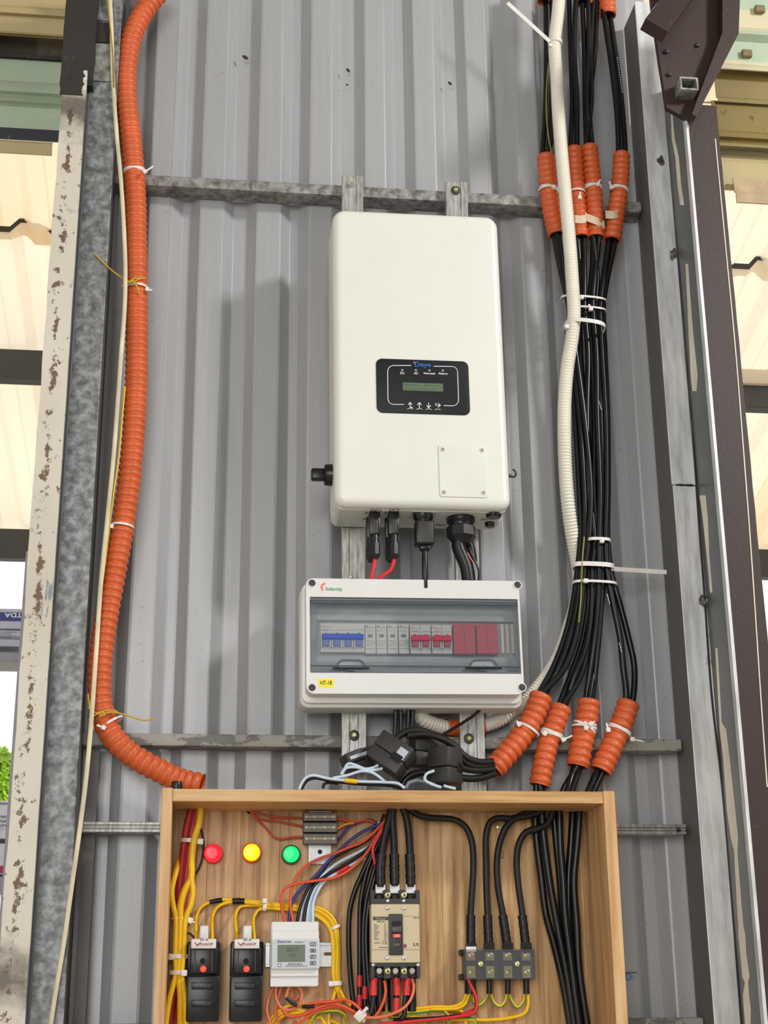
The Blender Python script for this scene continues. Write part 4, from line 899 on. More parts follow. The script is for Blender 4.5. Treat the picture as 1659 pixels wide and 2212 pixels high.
# ------------------------------------------------------------------ moulded case breaker
YK = -.135
MC = Dev('moulded_breaker','beige and black moulded-case breaker with black toggle','breaker',855,2113,YK)
MC.box('base',(800,1930,908,2112),YK+.024,YWB-.001,m_dkp2,.001)
def toothed(py0,py1,wells,up):
    """terminal block with open wells"""
    xs = [800.5]; 
    for a,b in wells: xs += [a,b]
    xs.append(907); g = G()
    for k in range(0,len(xs),2): g.add(MC.boxvf((xs[k],py0,xs[k+1],py1),YK+.004,YK+.030))
    if up: g.add(MC.boxvf((800.5,py1-13,907,py1),YK+.0035,YK+.030))
    else: g.add(MC.boxvf((800.5,py0,907,py0+10),YK+.0035,YK+.030))
    return g.vf()
MC.put('terminal_shroud', toothed(1922,1954,((808,829),(842,863),(876,898)),True), m_dkp2)
MC.put('terminal_shroud', toothed(2078,2114,((809,829),(844,865),(880,900)),False), m_dkp2)
case = MC.box('case',(801.5,1953,907.5,2079.5),YK,YK+.028,m_beige,.0015)
MC.box('case_seam',(803,2051,906,2052),YK-.0003,YK+.001,M('beige_shadow','#a08f70',.6),0,case); MC.box('case_seam',(803,1979,906,1979.8),YK-.0003,YK+.001,M('beige_shadow','#a08f70'),0,case)
tp = MC.box('toggle_plate',(840,1974,871.5,2063),YK-.003,YK+.002,m_dkp2,.0015,None,True)
MC.box('toggle_slot',(846,1990,867.5,2026),YK-.0036,YK-.002,m_panel,.0006,tp); MC.box('toggle_lever',(847,2001,867,2014),YK-.011,YK-.003,M('toggle_charcoal','#4b4643',.45),.0015,tp,True)
on = MC.box('on_flag',(848,2017,865.5,2025.5),YK-.0045,YK-.0032,M('on_red','#ee4a3c',.4),.0005,tp); MC.text('ON',(852.5,2019,861.5,2023.8),YK-.0046,m_wht,.02,on); MC.text('50A',(850,2038,864,2043),YK-.0032,M('grey_ink3','#8a857f',.6),0,tp)
MC.box('purple_tag',(872,2039.5,878.5,2047.5),YK-.0006,YK+.0002,M('purple_tag','#8a3a6a',.5),0,case)
nb = MC.box('name_band',(806,1981,839,1987.5),YK-.0006,YK+.0002,m_dkp2,0,case); MC.text('Metasol',(812,1982.5,833,1986.3),YK-.0007,M('grey_print','#b9b3a8',.6),0,nb)
MC.text('ABN 53c',(814,1989,832,1992.5),YK,m_ink,.01,case); MC.text('MCCB',(894,1981,905,1984.5),YK,M('grey_ink2','#5c5f66'),.01,case)
for k in range(9):
    MC.box('print_line',(808,1996+k*4,814+(k*5)%7,1997.6+k*4),YK-.0003,YK+.0001,M('grey_ink2','#5c5f66'),0,case); MC.box('print_line',(830,1996+k*4,833.5,1997.6+k*4),YK-.0003,YK+.0001,M('grey_ink2','#5c5f66'),0,case)
MC.text('CE',(825.5,2032,836,2039.5),YK,m_ink,0,case); MC.text('LS',(893,2037,904.5,2043),YK,m_ink,.02,case); MC.box('print_line',(808,2036,821,2037.4),YK-.0003,YK+.0001,M('grey_ink2','#5c5f66'),0,case); MC.box('print_line',(819,2046,838,2047.6),YK-.0003,YK+.0001,M('grey_ink2','#5c5f66'),0,case)
for px,py,r,m_,Y in ((837,1933.5,.0052,m_brass,YK+.004),(872.5,1933.5,.0052,m_brass,YK+.004),(837,2098,.0052,m_brass,YK+.004),(872.5,2098,.0052,m_brass,YK+.004),(837.5,1946,.003,m_steel,YK+.0035),(872,1946,.003,m_steel,YK+.0035),(837.5,1961.5,.0038,m_steel,YK),(872.5,1962,.0038,m_steel,YK),(837,2069.5,.0038,m_steel,YK),(872.5,2069.5,.0038,m_steel,YK),(806,2084.5,.003,m_steel,YK+.0035),(903,2084.5,.003,m_steel,YK+.0035)):
    s_ = MC.screw('screw',px,py,r,Y,m_)
    if r > .005: p = MC.loc(px,py,Y); MC.put('screw_cross', cross_vf(p, Y-MC.Y0-.0022, r*.55, r*.13), m_ink)
for px in (818,852,886): 
    p = MC.loc(px,1938,YK+.016); MC.put('terminal_screw', lathe((p.x,YK+.020-MC.Y0,p.z),(0,-1,0),[(0,.0062),(.006,.0062),(.0075,.0045)],14), m_dkp, smooth=True)
for px in (819,854,890): p = MC.loc(px,2097,YK+.016); MC.put('terminal_screw', lathe((p.x,YK+.020-MC.Y0,p.z),(0,-1,0),[(0,.0062),(.006,.0062),(.0075,.0045)],14), m_steel, smooth=True)
# ------------------------------------------------------------------ four-way terminal block
YT = -.120
TB = Dev('terminal_block','smoky clear four-way terminal block at lower right in the wooden box','terminal block',1080,2115,YT)
TB.box('base',(1003,2053,1157,2115),YT+.020,YWB-.001,m_dkp,.001)
for a,b in ((2051,2063),(2104,2117)): TB.box('foot',(994,a,1006,b),YT+.028,YWB-.001,m_dkp,.0015)
TB.box('cover',(1004,2051,1158,2115),YT,YT+.018,m_clear,.002)
for k,px in enumerate((1017,1058.5,1097,1137)):
    TB.box('busbar',(px-9.5,2055,px+9.5,2075),YT+.0125,YT+.0195,M('copper_pink','#c79a8a',.35,.5) if k == 0 else m_steel,.0005); TB.box('busbar',(px-8,2087,px+10,2112),YT+.0125,YT+.0195,m_brass,.0005)
    for py in (2064.5,2101): TB.screw('screw',px+(1 if py > 2080 else 0),py,.0056,YT+.0124,m_brass)
for px in (1038,1117): TB.screw('screw',px,2082.5,.0046,YT,m_brass); p = TB.loc(px,2082.5,YT); TB.put('screw_cross', cross_vf(p,-.0016,.0028,.0006), m_ink)
# ------------------------------------------------------------------ big orange conduit on the left
CON = [(352,-25),(330,0),(305,35),(285,80),(274,140),(272,190),(276,240),(284,310),(290,380),(293,440),(294,520),(295,640),(295,740),(294,830),(289,930),(281,1020),(271,1100),(260,1170),(247,1240),(234,1310),(224,1370),(217,1430),(215,1480),(219,1530),(234,1575),(262,1613),(300,1641),(345,1665),(390,1686),(437,1697,-.080)]
V, Fc = ridged(CON,-.074,.0225,.01445,.21,24,per=8,sharp=.7)
mk('flexible_conduit',V,Fc,m_orange,smooth='all',label='long thick orange corrugated conduit curving down the left of the wall',cat='conduit')
tie('crossed pair of nylon straps high on the long orange conduit',(290,373,-.074),((286,330,-.074),(302,420,-.074)),.0222,.0042,(313,371,-.105),(331,359,-.105),second=((294,330,-.074),(284,420,-.074)))
tie('nylon tie on the orange conduit below the upper yellow binding wire',(294.5,624,-.074),((294,600,-.074),(294.5,650,-.074)),.0222,.0042,(318,625,-.09),(329,627,-.09))
tie('nylon tie on the orange conduit level with the inverter base',(263,1138,-.074),((267,1110,-.074),(259,1170,-.074)),.0222,.0042,(241,1137,-.095),(236,1136,-.095))
tie('nylon tie on the lower bend of the orange conduit, below the knotted yellow wire',(241,1562,-.074),((222,1535,-.074),(258,1596,-.074)),.0222,.0042,(224,1572,-.098),(209,1566,-.098))
def yknot(label, lists):
    e = bpy.data.objects.new('binding_wire', None); C.objects.link(e); p = P(*lists[0][0]); e.location = p; WM[e] = Matrix.Translation(p); tag(e,label,'binding wire')
    for l in lists: wire('strand',None,None,l,-.1,.0016,M('binding_yellow','#c9a02a',.5),None,e,6,.004)
yknot('knotted yellow binding wire round the upper orange conduit',[[(204,548,-.102),(228,572,-.102),(252,592,-.101),(275,606,-.1),(296,612,-.1)],[(262,619,-.1),(275,610,-.101),(292,607,-.102),(300,603,-.099),(315,602,-.085)],[(285,605,-.101),(295,618,-.101),(303,636,-.1)],[(278,612,-.102),(288,602,-.102),(305,601,-.095)]])
yknot('knotted yellow binding wire round the lower orange conduit with a long tail',[[(191,1528,-.1),(203,1538,-.102),(218,1543,-.103),(240,1538,-.101),(262,1542,-.099),(290,1550,-.095),(312,1556,-.09),(335,1552,-.088)],[(192,1555,-.1),(205,1545,-.103),(222,1536,-.103),(245,1534,-.1),(256,1540,-.095)],[(190,1500,-.09),(194,1530,-.1),(198,1552,-.1),(202,1576,-.1)],[(215,1547,-.104),(226,1545,-.104),(223,1539,-.104),(208,1540,-.104)]])
# flat pale cord
CORD = [(236,-30,-.115),(241,60,-.112),(244,170,-.108),(252,290,-.106),(262,400,-.106),(268,500,-.106),(271,590,-.1065),(269,670,-.107),(262,760,-.107),(255,860,-.107),(244,1000,-.107),(232,1120,-.107),(218,1260,-.108),(207,1420,-.11),(197,1560,-.112),(186,1680,-.112),(171,1800,-.112),(154,1920,-.113),(137,2040,-.114),(122,2130,-.115),(105,2240,-.116)]
wire('flat_cord','long pale flat cord slanting down in front of the orange conduit','cord',CORD,-.107,.0041,M('pale_cord','#d5c9a8',.6,0,.14,40,stretch=(1,1,.3)),n=8,step=.02,flat=(1,.4))
wire('yellow_wire','thin yellow wire between the pale cord and the orange conduit','wire',[(270,835,-.090),(264,900,-.094),(257,980,-.098),(246,1060,-.1),(237,1130,-.1),(225,1230,-.098),(212,1310,-.09)],-.1,.0018,m_yel)
wire('yellow_wire','dirty yellow wire beside the stud at the top left corner','wire',[(228,-20,-.112),(236,40,-.112),(243,110,-.110),(246,190,-.108)],-.11,.0022,M('dirty_yellow','#9a7a2a',.6,0,.15,40))
# ------------------------------------------------------------------ ivory conduit on the right
IVO = [(1209,-25,-.11),(1205,30,-.11),(1199,80,-.11),(1198,100,-.11),(1202,160,-.11),(1206,240,-.112),(1213,330,-.115),(1222,430,-.115),(1231,530,-.115),(1237,620,-.113),(1240,680,-.112),(1235,735,-.11),(1226,790,-.105),(1220,860,-.10),(1219,940,-.098),(1221,1010,-.09),(1226,1080,-.082),(1235,1150,-.060),(1246,1210,-.040),(1251,1260,-.036),(1243,1310,-.036),(1228,1360,-.038),(1206,1420,-.042),(1176,1468,-.046),(1140,1510,-.045),(1103,1541,-.040),(1060,1563,-.032),(1020,1571,-.029),(985,1573,-.030),(945,1567,-.042),(912,1551,-.055),(893,1522,-.055),(880,1490,-.050)]
V, Fc = ridged(IVO,-.11,.0143,.0066,.20,16,per=6,sharp=.5)
mk('flexible_conduit',V,Fc,m_white_c,smooth='all',label='slim ivory corrugated conduit snaking down in front of the black cables',cat='conduit')
V, Fc = ridged([(1047,1567,-.031),(1020,1571,-.029),(990,1573,-.030),(964,1571.5,-.036)],-.03,.0170,.012,.05,18); mk('conduit_coupling',V,Fc,m_orange,smooth='all',label='orange coupling on the ivory conduit, behind the right mounting rail',cat='coupling')
it_ = tie('nylon tie on the ivory conduit with long tail pointing up left',(1199,92,-.11),((1201,70,-.11),(1198,112,-.11)),.0144,.008,(1189,98,-.122),None)
mk('tail',*bar(P(1188,90,-.12),P(1096,6,-.12),.0095,.0016),m_tie,it_)
# ------------------------------------------------------------------ sleeves
def sleeve(label, lst, r, tape=None, group=None):
    V, Fc = ridged(lst,-.072,r,.0143,.19,24,inner=.80,per=8,sharp=.7)
    # ragged cut ends
    return mk('conduit_sleeve',V,Fc,m_orange,smooth='all',label=label,cat='conduit sleeve')
YS = -.072
U = [[(1179,336),(1184,400),(1191,455),(1203,508)],[(1240,320),(1243,380),(1248,440),(1254,514)],[(1273,316),(1278,370),(1283,430),(1287,514)],[(1343,332),(1340,390),(1332,455),(1322,520)]]
LO = [[(1170,1500),(1152,1548),(1122,1596),(1092,1632),(1066,1662)],[(1214,1525),(1200,1562),(1183,1610),(1174,1650),(1165,1697)],[(1272,1512),(1268,1548),(1260,1590),(1247,1656)],[(1359,1516),(1346,1555),(1325,1605),(1297,1666)]]
TP = [[(1174,-60),(1174,4)],[(1266,-70),(1262,8)],[(1310,-70),(1311,-20),(1313,34)]]
us = [sleeve('upper orange sleeve furthest left, tied with nylon, beside the ivory conduit',U[0],.0198),sleeve('upper orange sleeve half hidden behind the ivory conduit',U[1],.0185),sleeve('upper orange sleeve third from left, with masking tape',U[2],.0190),sleeve('upper orange sleeve furthest right, leaning left',U[3],.0190)]
sleeve('lower orange sleeve furthest left, slanting toward the black clamps',LO[0],.0225); sleeve('lower orange sleeve second from left, ending just above the wooden box',LO[1],.0205); sleeve('lower orange sleeve third from left, with two ties',LO[2],.0225); sleeve('lower orange sleeve furthest right, slanting down left',LO[3],.0225)
sleeve('cut orange sleeve tip at the top edge left of the ivory conduit',TP[0],.0150); sleeve('orange sleeve end at the top edge behind the ivory conduit',TP[1],.0195); sleeve('short orange sleeve end at the top edge, furthest right',TP[2],.0195)
def tape_piece(par, a, b, c, Yf):
    """strip of tape wrapped round the front of a sleeve"""
    cs = [P(*q) for q in (a,b,c)]; w = P(0,0,0)-P(0,22,0); cs = spline(cs,.003); V = []; Fc = []
    for p in cs: V += [p+Vector((0,0,.0095)),p-Vector((0,0,.0095)),p+Vector((0,.0008,.0095)),p+Vector((0,.0008,-.0095))]
    for i in range(len(cs)-1): k = 4*i; Fc += [[k,k+4,k+5,k+1],[k+2,k+3,k+7,k+6],[k,k+2,k+6,k+4],[k+1,k+5,k+7,k+3]]
    mk('masking_tape',V,Fc,m_tape,par,label='torn piece of masking tape',smooth=True)
tape_piece(us[1],(1242,473,-.091),(1254,474,-.0925),(1266,472,-.090),0); tape_piece(us[2],(1264,468,-.088),(1285,476,-.0935),(1306,486,-.084),0); tape_piece(us[3],(1308,463,-.088),(1325,464,-.0935),(1340,459,-.086),0)
tie('nylon tie round the upper sleeve furthest left',(1185,412,YS),((1184,380,YS),(1189,450,YS)),.0202,.0042,(1196,404,-.094),(1202,410,-.094),second=((1196,380,YS),(1178,450,YS)))
tie('nylon tie round the upper sleeve half hidden behind the ivory conduit',(1245,418,YS),((1243,380,YS),(1248,450,YS)),.0190,.0042,(1252,427,-.093),(1254,414,-.095))
tie('pair of nylon ties crossed round the upper sleeve third from left',(1281,408,YS),((1276,380,YS),(1290,450,YS)),.0194,.0042,(1291,398,-.0945),(1297,388,-.0945),second=((1288,380,YS),(1277,450,YS)))
tie('pair of nylon ties crossed round the upper sleeve furthest right',(1337,412,YS),((1345,380,YS),(1324,450,YS)),.0194,.0042,(1321,405,-.0945),(1316,392,-.0945),second=((1335,380,YS),(1340,450,YS)))
tie('nylon tie round the lower sleeve furthest left',(1140,1576,YS),((1158,1546,YS),(1124,1604,YS)),.0228,.0045,(1121,1565,-.097),(1116,1557,-.098))
tie('pair of nylon ties round the lower sleeve second from left',(1191,1586,YS),((1196,1560,YS),(1186,1610,YS)),.0208,.0045,(1177,1585,-.096),(1171,1581,-.097),second=((1204,1560,YS),(1180,1612,YS)))
tie('short white tie end sticking out right of the second lower sleeve',(1191,1590,YS),((1200,1560,YS),(1186,1610,YS)),.0207,.0035,(1217,1598,-.088),(1236,1589,-.09))
tie('pair of nylon ties round the lower sleeve third from left',(1262,1572,YS),((1266,1540,YS),(1258,1606,YS)),.0228,.0045,(1266,1573,-.099),(1264,1557,-.1),second=((1276,1545,YS),(1246,1600,YS)))
tie('small tie with square head on the right of the third lower sleeve',(1262,1568,YS),((1260,1540,YS),(1262,1606,YS)),.0227,.0035,(1276,1564,-.098),(1285,1558,-.099))
tie('pair of nylon ties round the lower sleeve furthest right',(1337,1578,YS),((1346,1545,YS),(1326,1610,YS)),.0228,.0045,(1314,1577,-.096),(1310,1562,-.096),second=((1350,1550,YS),(1322,1602,YS)))
tie('tie with long tail on the right of the furthest right lower sleeve',(1337,1580,YS),((1352,1550,YS),(1326,1604,YS)),.0228,.0035,(1366,1597,-.085),(1390,1601,-.085))
# ------------------------------------------------------------------ the black cable bundle
def cable(label, lst, r=.0063, mat=None, group=None, Y=-.07): return wire('black_cable',label,'cable',lst,Y,r,mat or m_cable,group,None,10,.014)
# each row: top, upper sleeve in/out, neck 1, belly, neck 2, fan, lower sleeve
Bn = [
 # through the left upper sleeve
 ([(1178,-30),(1180,120),(1177,260),(1172,336),(1180,420),(1196,510),(1212,590),(1228,660),(1232,760),(1240,880),(1250,1040),(1254,1160),(1247,1235),(1238,1300),(1222,1370),(1196,1440),(1170,1500),(1122,1596),(1068,1660)],0,-.066),
 ([(1190,-30),(1194,80),(1190,240),(1184,336),(1189,420),(1207,510),(1222,590),(1236,660),(1240,780),(1252,900),(1262,1060),(1264,1160),(1254,1235),(1246,1310),(1230,1380),(1206,1446),(1178,1500),(1130,1590),(1072,1654)],0,-.074),
 ([(1202,-30),(1200,150),(1192,300),(1180,345),(1184,420),(1202,512),(1218,600),(1232,660),(1244,760),(1262,900),(1276,1060),(1272,1160),(1262,1235),(1255,1310),(1240,1390),(1215,1450),(1168,1502),(1118,1600),(1062,1662)],0,-.080),
 # through the half hidden sleeve
 ([(1228,-30),(1232,100),(1236,220),(1237,316),(1243,420),(1250,516),(1254,600),(1252,660),(1254,760),(1264,900),(1268,1060),(1278,1160),(1272,1235),(1270,1310),(1256,1390),(1232,1460),(1210,1524),(1186,1600),(1166,1697),(1160,1740)],1,-.066),
 ([(1246,-30),(1240,100),(1246,220),(1246,316),(1248,420),(1258,516),(1262,600),(1262,660),(1270,760),(1268,900),(1272,1060),(1284,1160),(1279,1235),(1278,1310),(1268,1390),(1240,1464),(1218,1526),(1192,1600),(1172,1697),(1168,1740)],1,-.078),
 # through the third sleeve
 ([(1256,-30),(1262,100),(1264,220),(1266,316),(1276,420),(1282,518),(1278,600),(1272,660),(1278,760),(1284,900),(1284,1060),(1290,1160),(1287,1235),(1284,1310),(1274,1390),(1252,1464),(1224,1530),(1194,1604),(1180,1690),(1176,1740)],1,-.074),
 ([(1270,-30),(1272,100),(1268,220),(1272,316),(1281,420),(1288,518),(1284,600),(1280,660),(1288,760),(1290,900),(1296,1060),(1294,1160),(1294,1235),(1291,1310),(1282,1400),(1272,1512),(1262,1590),(1246,1656),(1228,1700),(1216,1745)],2,-.082),
 ([(1284,-30),(1276,100),(1277,220),(1279,316),(1285,420),(1294,518),(1290,600),(1287,660),(1294,760),(1298,900),(1302,1060),(1298,1160),(1300,1235),(1298,1310),(1291,1400),(1280,1512),(1268,1590),(1252,1650),(1238,1700),(1226,1745)],2,-.074),
 ([(1290,-30),(1286,100),(1273,230),(1276,320),(1280,420),(1285,516),(1280,600),(1276,660),(1282,760),(1276,900),(1290,1060),(1302,1160),(1305,1235),(1296,1330),(1286,1420),(1270,1516),(1256,1590),(1240,1655),(1220,1700),(1204,1745)],2,-.066),
 # through the right sleeve
 ([(1303,20),(1312,80),(1326,180),(1334,260),(1338,332),(1335,420),(1318,520),(1304,600),(1296,660),(1300,760),(1308,900),(1310,1060),(1308,1160),(1312,1235),(1326,1310),(1340,1380),(1346,1440),(1350,1516),(1336,1580),(1300,1660),(1272,1706),(1256,1745)],3,-.078),
 ([(1316,20),(1324,80),(1338,180),(1346,260),(1349,332),(1343,420),(1328,520),(1312,600),(1303,660),(1306,760),(1312,900),(1313,1060),(1312,1160),(1320,1235),(1340,1310),(1358,1380),(1370,1440),(1367,1516),(1350,1580),(1310,1655),(1284,1706),(1268,1745)],3,-.068),
]
desc = ('black cable threaded through the upper sleeve furthest left','black cable threaded through the half hidden upper sleeve','black cable threaded through the upper sleeve third from left','black cable threaded through the upper sleeve furthest right')
which = [0,0,0,1,1,2,2,2,2,3,3]
def centre_at(path, py):
    for (x0,y0),(x1,y1) in zip(path,path[1:]):
        if y0-14 <= py <= y1+14: return x0+(x1-x0)*(py-y0)/(y1-y0)
PACK = {1:[(0,0)],2:[(-6.8,0),(6.8,.001)],3:[(-6.6,.003),(6.6,.003),(0,-.006)],4:[(-6,.005),(6,.005),(-6,-.0055),(6,-.0055)]}
nth = {}; CAB = []
def nth_total(n): return sum(n.values())
for (l,k,y),w in zip(Bn,which):
    q = nth.get(w,0); nth[w] = q+1; u = PACK[which.count(w)][q]; kl = sum(1 for (_,k2,_),w2 in list(zip(Bn,which))[:nth_total(nth)-1] if k2 == k); v = PACK[sum(1 for _,k2,_ in Bn if k2 == k)][kl]
    out = []
    for px,py in l:
        cu = centre_at(U[w],py) if 300 < py < 530 else None; cl = centre_at(LO[k],py) if py > 1490 else None
        if cu is not None: out.append((cu+u[0],py,-.072+u[1]))
        elif cl is not None: out.append((cl+v[0],py,-.072+v[1]))
        else: out.append((px,py,y))
    CAB.append(cable(desc[w]+', '+{2:('left one of two','right one of two'),3:('left one of three','middle one of three','right one of three'),4:('left one of four','second from left of four','third from left of four','right one of four')}[which.count(w)][q],out,.0060 if w != 3 else .0064,None,'black cables of the tied bundle',y))
wire('earth_wire','thin yellow-green wire behind the ivory conduit near the top','wire',[(1190,110),(1183,160),(1180,230),(1184,290),(1193,340)],-.084,.0016,M('dull_yellow_green','#8a8434',.5))
wire('earth_wire','dull yellow-green wire running down the bundle below the lowest tie','wire',[(1262,1160),(1257,1225),(1255,1290),(1250,1345)],-.091,.0016,M('dull_yellow_green','#8a8434'))
for (px,py) in ((1312,1285),(1338,1390),(1294,866)):
    g = G()
    for k in range(5): p = P(px+k*1.2,py+k*4.4,-.0865); g.add(rbox(p.x-.0008,p.x+.0008,p.y,p.y+.0006,p.z-.0012,p.z+.0012))
    mk('cable_print',*g.vf(),m_wht,CAB[{1312:9,1338:9,1294:7}[px]],label='white print marks')
g = G()
for k in range(15): p = P(1333+k*.75,126+k*5.2,-.0795); g.add(rbox(p.x-.0008,p.x+.0008,p.y-.002,p.y-.0014,p.z-.0013,p.z+.0013))
mk('cable_print',*g.vf(),m_wht,CAB[10],label='white print marks')
def flat_tie(label, a, b, w, head, tail=None, Yc=-.074, dep=.017, drop=0.0):
    """tie drawn round the whole bundle between two pixel positions"""
    pa, pb = P(*a,Yc), P(*b,Yc); c = (pa+pb)/2; R = (pb-pa).length/2; ax = (pb-pa).normalized(); e = bpy.data.objects.new('cable_tie',None); C.objects.link(e); e.location = c; WM[e] = Matrix.Translation(c); tag(e,label,'cable tie')
    up = ax.cross(Vector((0,-1,0))).normalized(); V = []; Fc = []; n = 36
    for i in range(n):
        th = 2*math.pi*i/n; q = c+ax*R*math.copysign(abs(math.cos(th))**.7,math.cos(th))+Vector((0,-1,0))*dep*math.copysign(abs(math.sin(th))**.6,math.sin(th)); o = (q-c).normalized()*.0013
        for (dd,ss) in ((0,-1),(1,-1),(1,1),(0,1)): V.append(q+o*dd+up*ss*w/2)
    for i in range(n):
        j = (i+1)%n
        for k in range(4): m = (k+1)%4; Fc.append([i*4+k,i*4+m,j*4+m,j*4+k])
    mk('strap',V,Fc,m_tie,e,smooth=True)
    h = P(*head); V, Fc = rbox(-.0042,.0042,-.004,.004,-.0042,.0042,.001); mk('head',[h+v for v in V],Fc,m_tie,e,smooth=True)
    if tail: t = P(*tail); V, Fc = bar(h,t,w*1.05,.0015); mk('tail',V,Fc,m_tie,e)
flat_tie('highest of the three nylon ties at the waist of the black bundle',(1212,644),(1308,652),.0045,(1256,643,-.098))
flat_tie('thin middle nylon tie at the waist of the black bundle',(1232,668),(1307,674),.0042,(1276,668,-.097),(1272,657,-.098))
flat_tie('broad nylon tie holding the ivory conduit to the black bundle',(1219,704),(1303,715),.0085,(1224,706,-.125),None,-.092,.037)
flat_tie('small nylon tie on the black bundle level with the inverter base',(1268,1168),(1316,1170),.0060,(1300,1169,-.094),None,-.076,.017)
flat_tie('broad nylon tie on the black bundle with a long tail to the right',(1238,1222),(1324,1226),.0090,(1324,1229,-.075),(1440,1236,-.075),-.074,.019)
flat_tie('lowest nylon tie where the black bundle starts to fan out',(1238,1259),(1330,1263),.0050,(1265,1255,-.096),(1262,1250,-.097),-.074,.019)
# ------------------------------------------------------------------ current transformers above the wooden box
def ct_box(label, px, py, Y, size, rz, roll, lab=None, hole=True):
    e = bpy.data.objects.new('current_transformer',None); C.objects.link(e); p = P(px,py,Y); e.location = p
    mt = Matrix.Rotation(roll,4,'Y') @ Matrix.Rotation(rz,4,'Z'); e.rotation_euler = mt.to_euler(); WM[e] = Matrix.Translation(p) @ mt; tag(e,label,'current transformer')
    a,b,c = size[0]/2,size[1]/2,size[2]/2
    mk('case',*rbox(-a,a,-b,b,-c*.1,c,.003),m_dkp2,e,local=True,smooth=True); mk('case',*rbox(-a+.0005,a-.0005,-b+.0005,b-.0005,-c,-c*.12,.003),m_dkp2,e,local=True,smooth=True)
    mk('latch',*rbox(a*.2,a*.8,-b-.0015,-b+.001,-c*.35,c*.15,.0008),m_dkp,e,local=True)
    # window ring on top that the cable passes through
    mk('window_collar',*lathe((0,0,c-.0005),(0,0,1),[(0,.0125),(.002,.0125),(.0022,.009)],20),m_dkp,e,local=True,smooth=True)
    if lab: mk('sticker',*rbox(lab[0],lab[1],-b-.0006,-b+.0001,lab[2],lab[3]),M('grey_sticker','#b9bcc6',.5,0,.1,80),e,local=True,label='small grey sticker')
ct_box('large black current clamp tilted right, with a grey sticker, above the box',846,1632,-.150,(.070,.045,.056),-.35,.66,(.012,.030,-.002,.018))
ct_box('dark current clamp lying at left behind the tilted one, with narrow label',776,1643,-.110,(.060,.036,.036),.3,-.36,(-.024,.012,.004,.010))
ct_box('upright black current clamp nearest the right mounting rail',962,1655,-.150,(.046,.048,.064),.75,.02)
ct_box('black current clamp partly hidden behind the upright one',915,1622,-.105,(.046,.040,.060),.2,.06)
for k,(l,r_,t) in enumerate((([(1068,1650),(1040,1655),(1012,1650),(985,1622),(965,1600),(936,1587),(900,1577),(870,1584),(855,1596)],.0066,'arching over the upright current clamp'),([(1066,1645),(1036,1646),(1008,1636),(980,1610),(950,1594),(915,1586),(880,1590)],.0062,'arching just under the first arched cable'),([(1070,1670),(1040,1680),(1010,1682),(985,1678)],.0066,'running low from the left lower sleeve into the upright clamp'),([(1070,1660),(1040,1664),(1010,1662),(985,1655)],.0062,'running straight from the left lower sleeve into the upright clamp'))):
    wire('black_cable','black cable '+t,'cable',l,-.125-.012*(k < 2)-.004*k,r_,m_cable2,n=10)
for k,(a,b,t) in enumerate((((855,1515),(852,1600),'left'),((864,1515),(866,1590),'second'),((882,1515),(880,1595),'third'),((893,1515),(887,1590),'right'))):
    wire('black_cable','black wire dropping from the grey box to the tilted clamp, '+t+' of four','cable',[a,((a[0]+b[0])/2+1,1555),b],-.10,.0042,m_cable)
wire('black_cable','thin black cable slanting across the right mounting rail','cable',[(1046,1522),(1030,1540),(994,1565),(951,1590),(935,1598)],-.098,.0030,m_cable)
wire('black_cable','black cable arching onto the box top between the clamps','cable',[(866,1705),(872,1690),(886,1676),(910,1669),(935,1672)],-.14,.0066,m_cable)
wire('grey_wire','grey wire arching onto the box top between the clamps','wire',[(876,1702),(884,1690),(900,1686),(921,1690),(940,1694)],-.155,.0034,M('mid_grey_wire','#7d8890',.4))
CTW = [('pale_blue_wire','long pale blue wire lying on the box top, with a yellow marker',[(646,1705),(650,1695),(662,1679),(677,1675),(710,1682),(771,1688),(831,1690),(861,1693),(874,1703)],m_lblue,-.165),
 ('pale_blue_wire','pale blue wire humped below the left clamp label',[(719,1681),(750,1675),(780,1666),(801,1668),(819,1678),(836,1692)],m_lblue,-.162),
 ('pale_blue_wire','pale blue wire looping in front of the dark left clamp, lower',[(737,1673),(746,1660),(765,1657),(801,1664),(826,1660)],m_lblue,-.160),
 ('pale_blue_wire','pale blue wire looping in front of the dark left clamp, upper',[(741,1668),(752,1650),(771,1654),(789,1661),(807,1658),(817,1653)],m_lblue,-.157),
 ('white_wire','white wire curling beside the upright clamp',[(938,1665),(921,1672),(917,1684),(930,1693),(953,1701)],m_lblue,-.172),
 ('white_wire','short white wire end at the foot of the upright clamp',[(958,1697),(968,1700),(984,1704)],m_lblue,-.172),
 ('black_wire','black wire shadowing the long pale blue one on the box top',[(650,1706),(655,1697),(664,1686),(678,1681),(720,1688),(780,1694),(840,1697),(868,1703)],m_cable,-.158),
 ('black_wire','short black wire curl at the left on the box top',[(697,1703),(700,1694),(712,1690),(730,1693)],m_cable,-.15)]
for n_,lab,l,m_,y in CTW:
    w_ = wire(n_,lab,'wire',l,y,.0027,m_,step=.005)
    if 'marker' in lab: wire('marker_sleeve','yellow marker sleeve',None,[(745,1686),(758,1687.2),(771,1688.5)],-.165,.0042,m_yel,None,w_)
# ------------------------------------------------------------------ wiring inside the wooden box
YI = -.082
def w(name,label,l,r,mat,Y=YI,cat='wire',group=None,step=.006): return wire(name,label,cat,l,Y,r,mat,group,None,12,step)
def sleeve_on(par, l, Y, r, mat, name='heat_shrink', lab=None, n=10):
    cs = spline(pts(l,Y),.004); V, Fc = sweep(cs,lambda i,L: r*(1+.06*math.sin(L*700)+.04*math.sin(L*1900)),n); return mk(name,V,Fc,mat,par,smooth=True,label=lab)
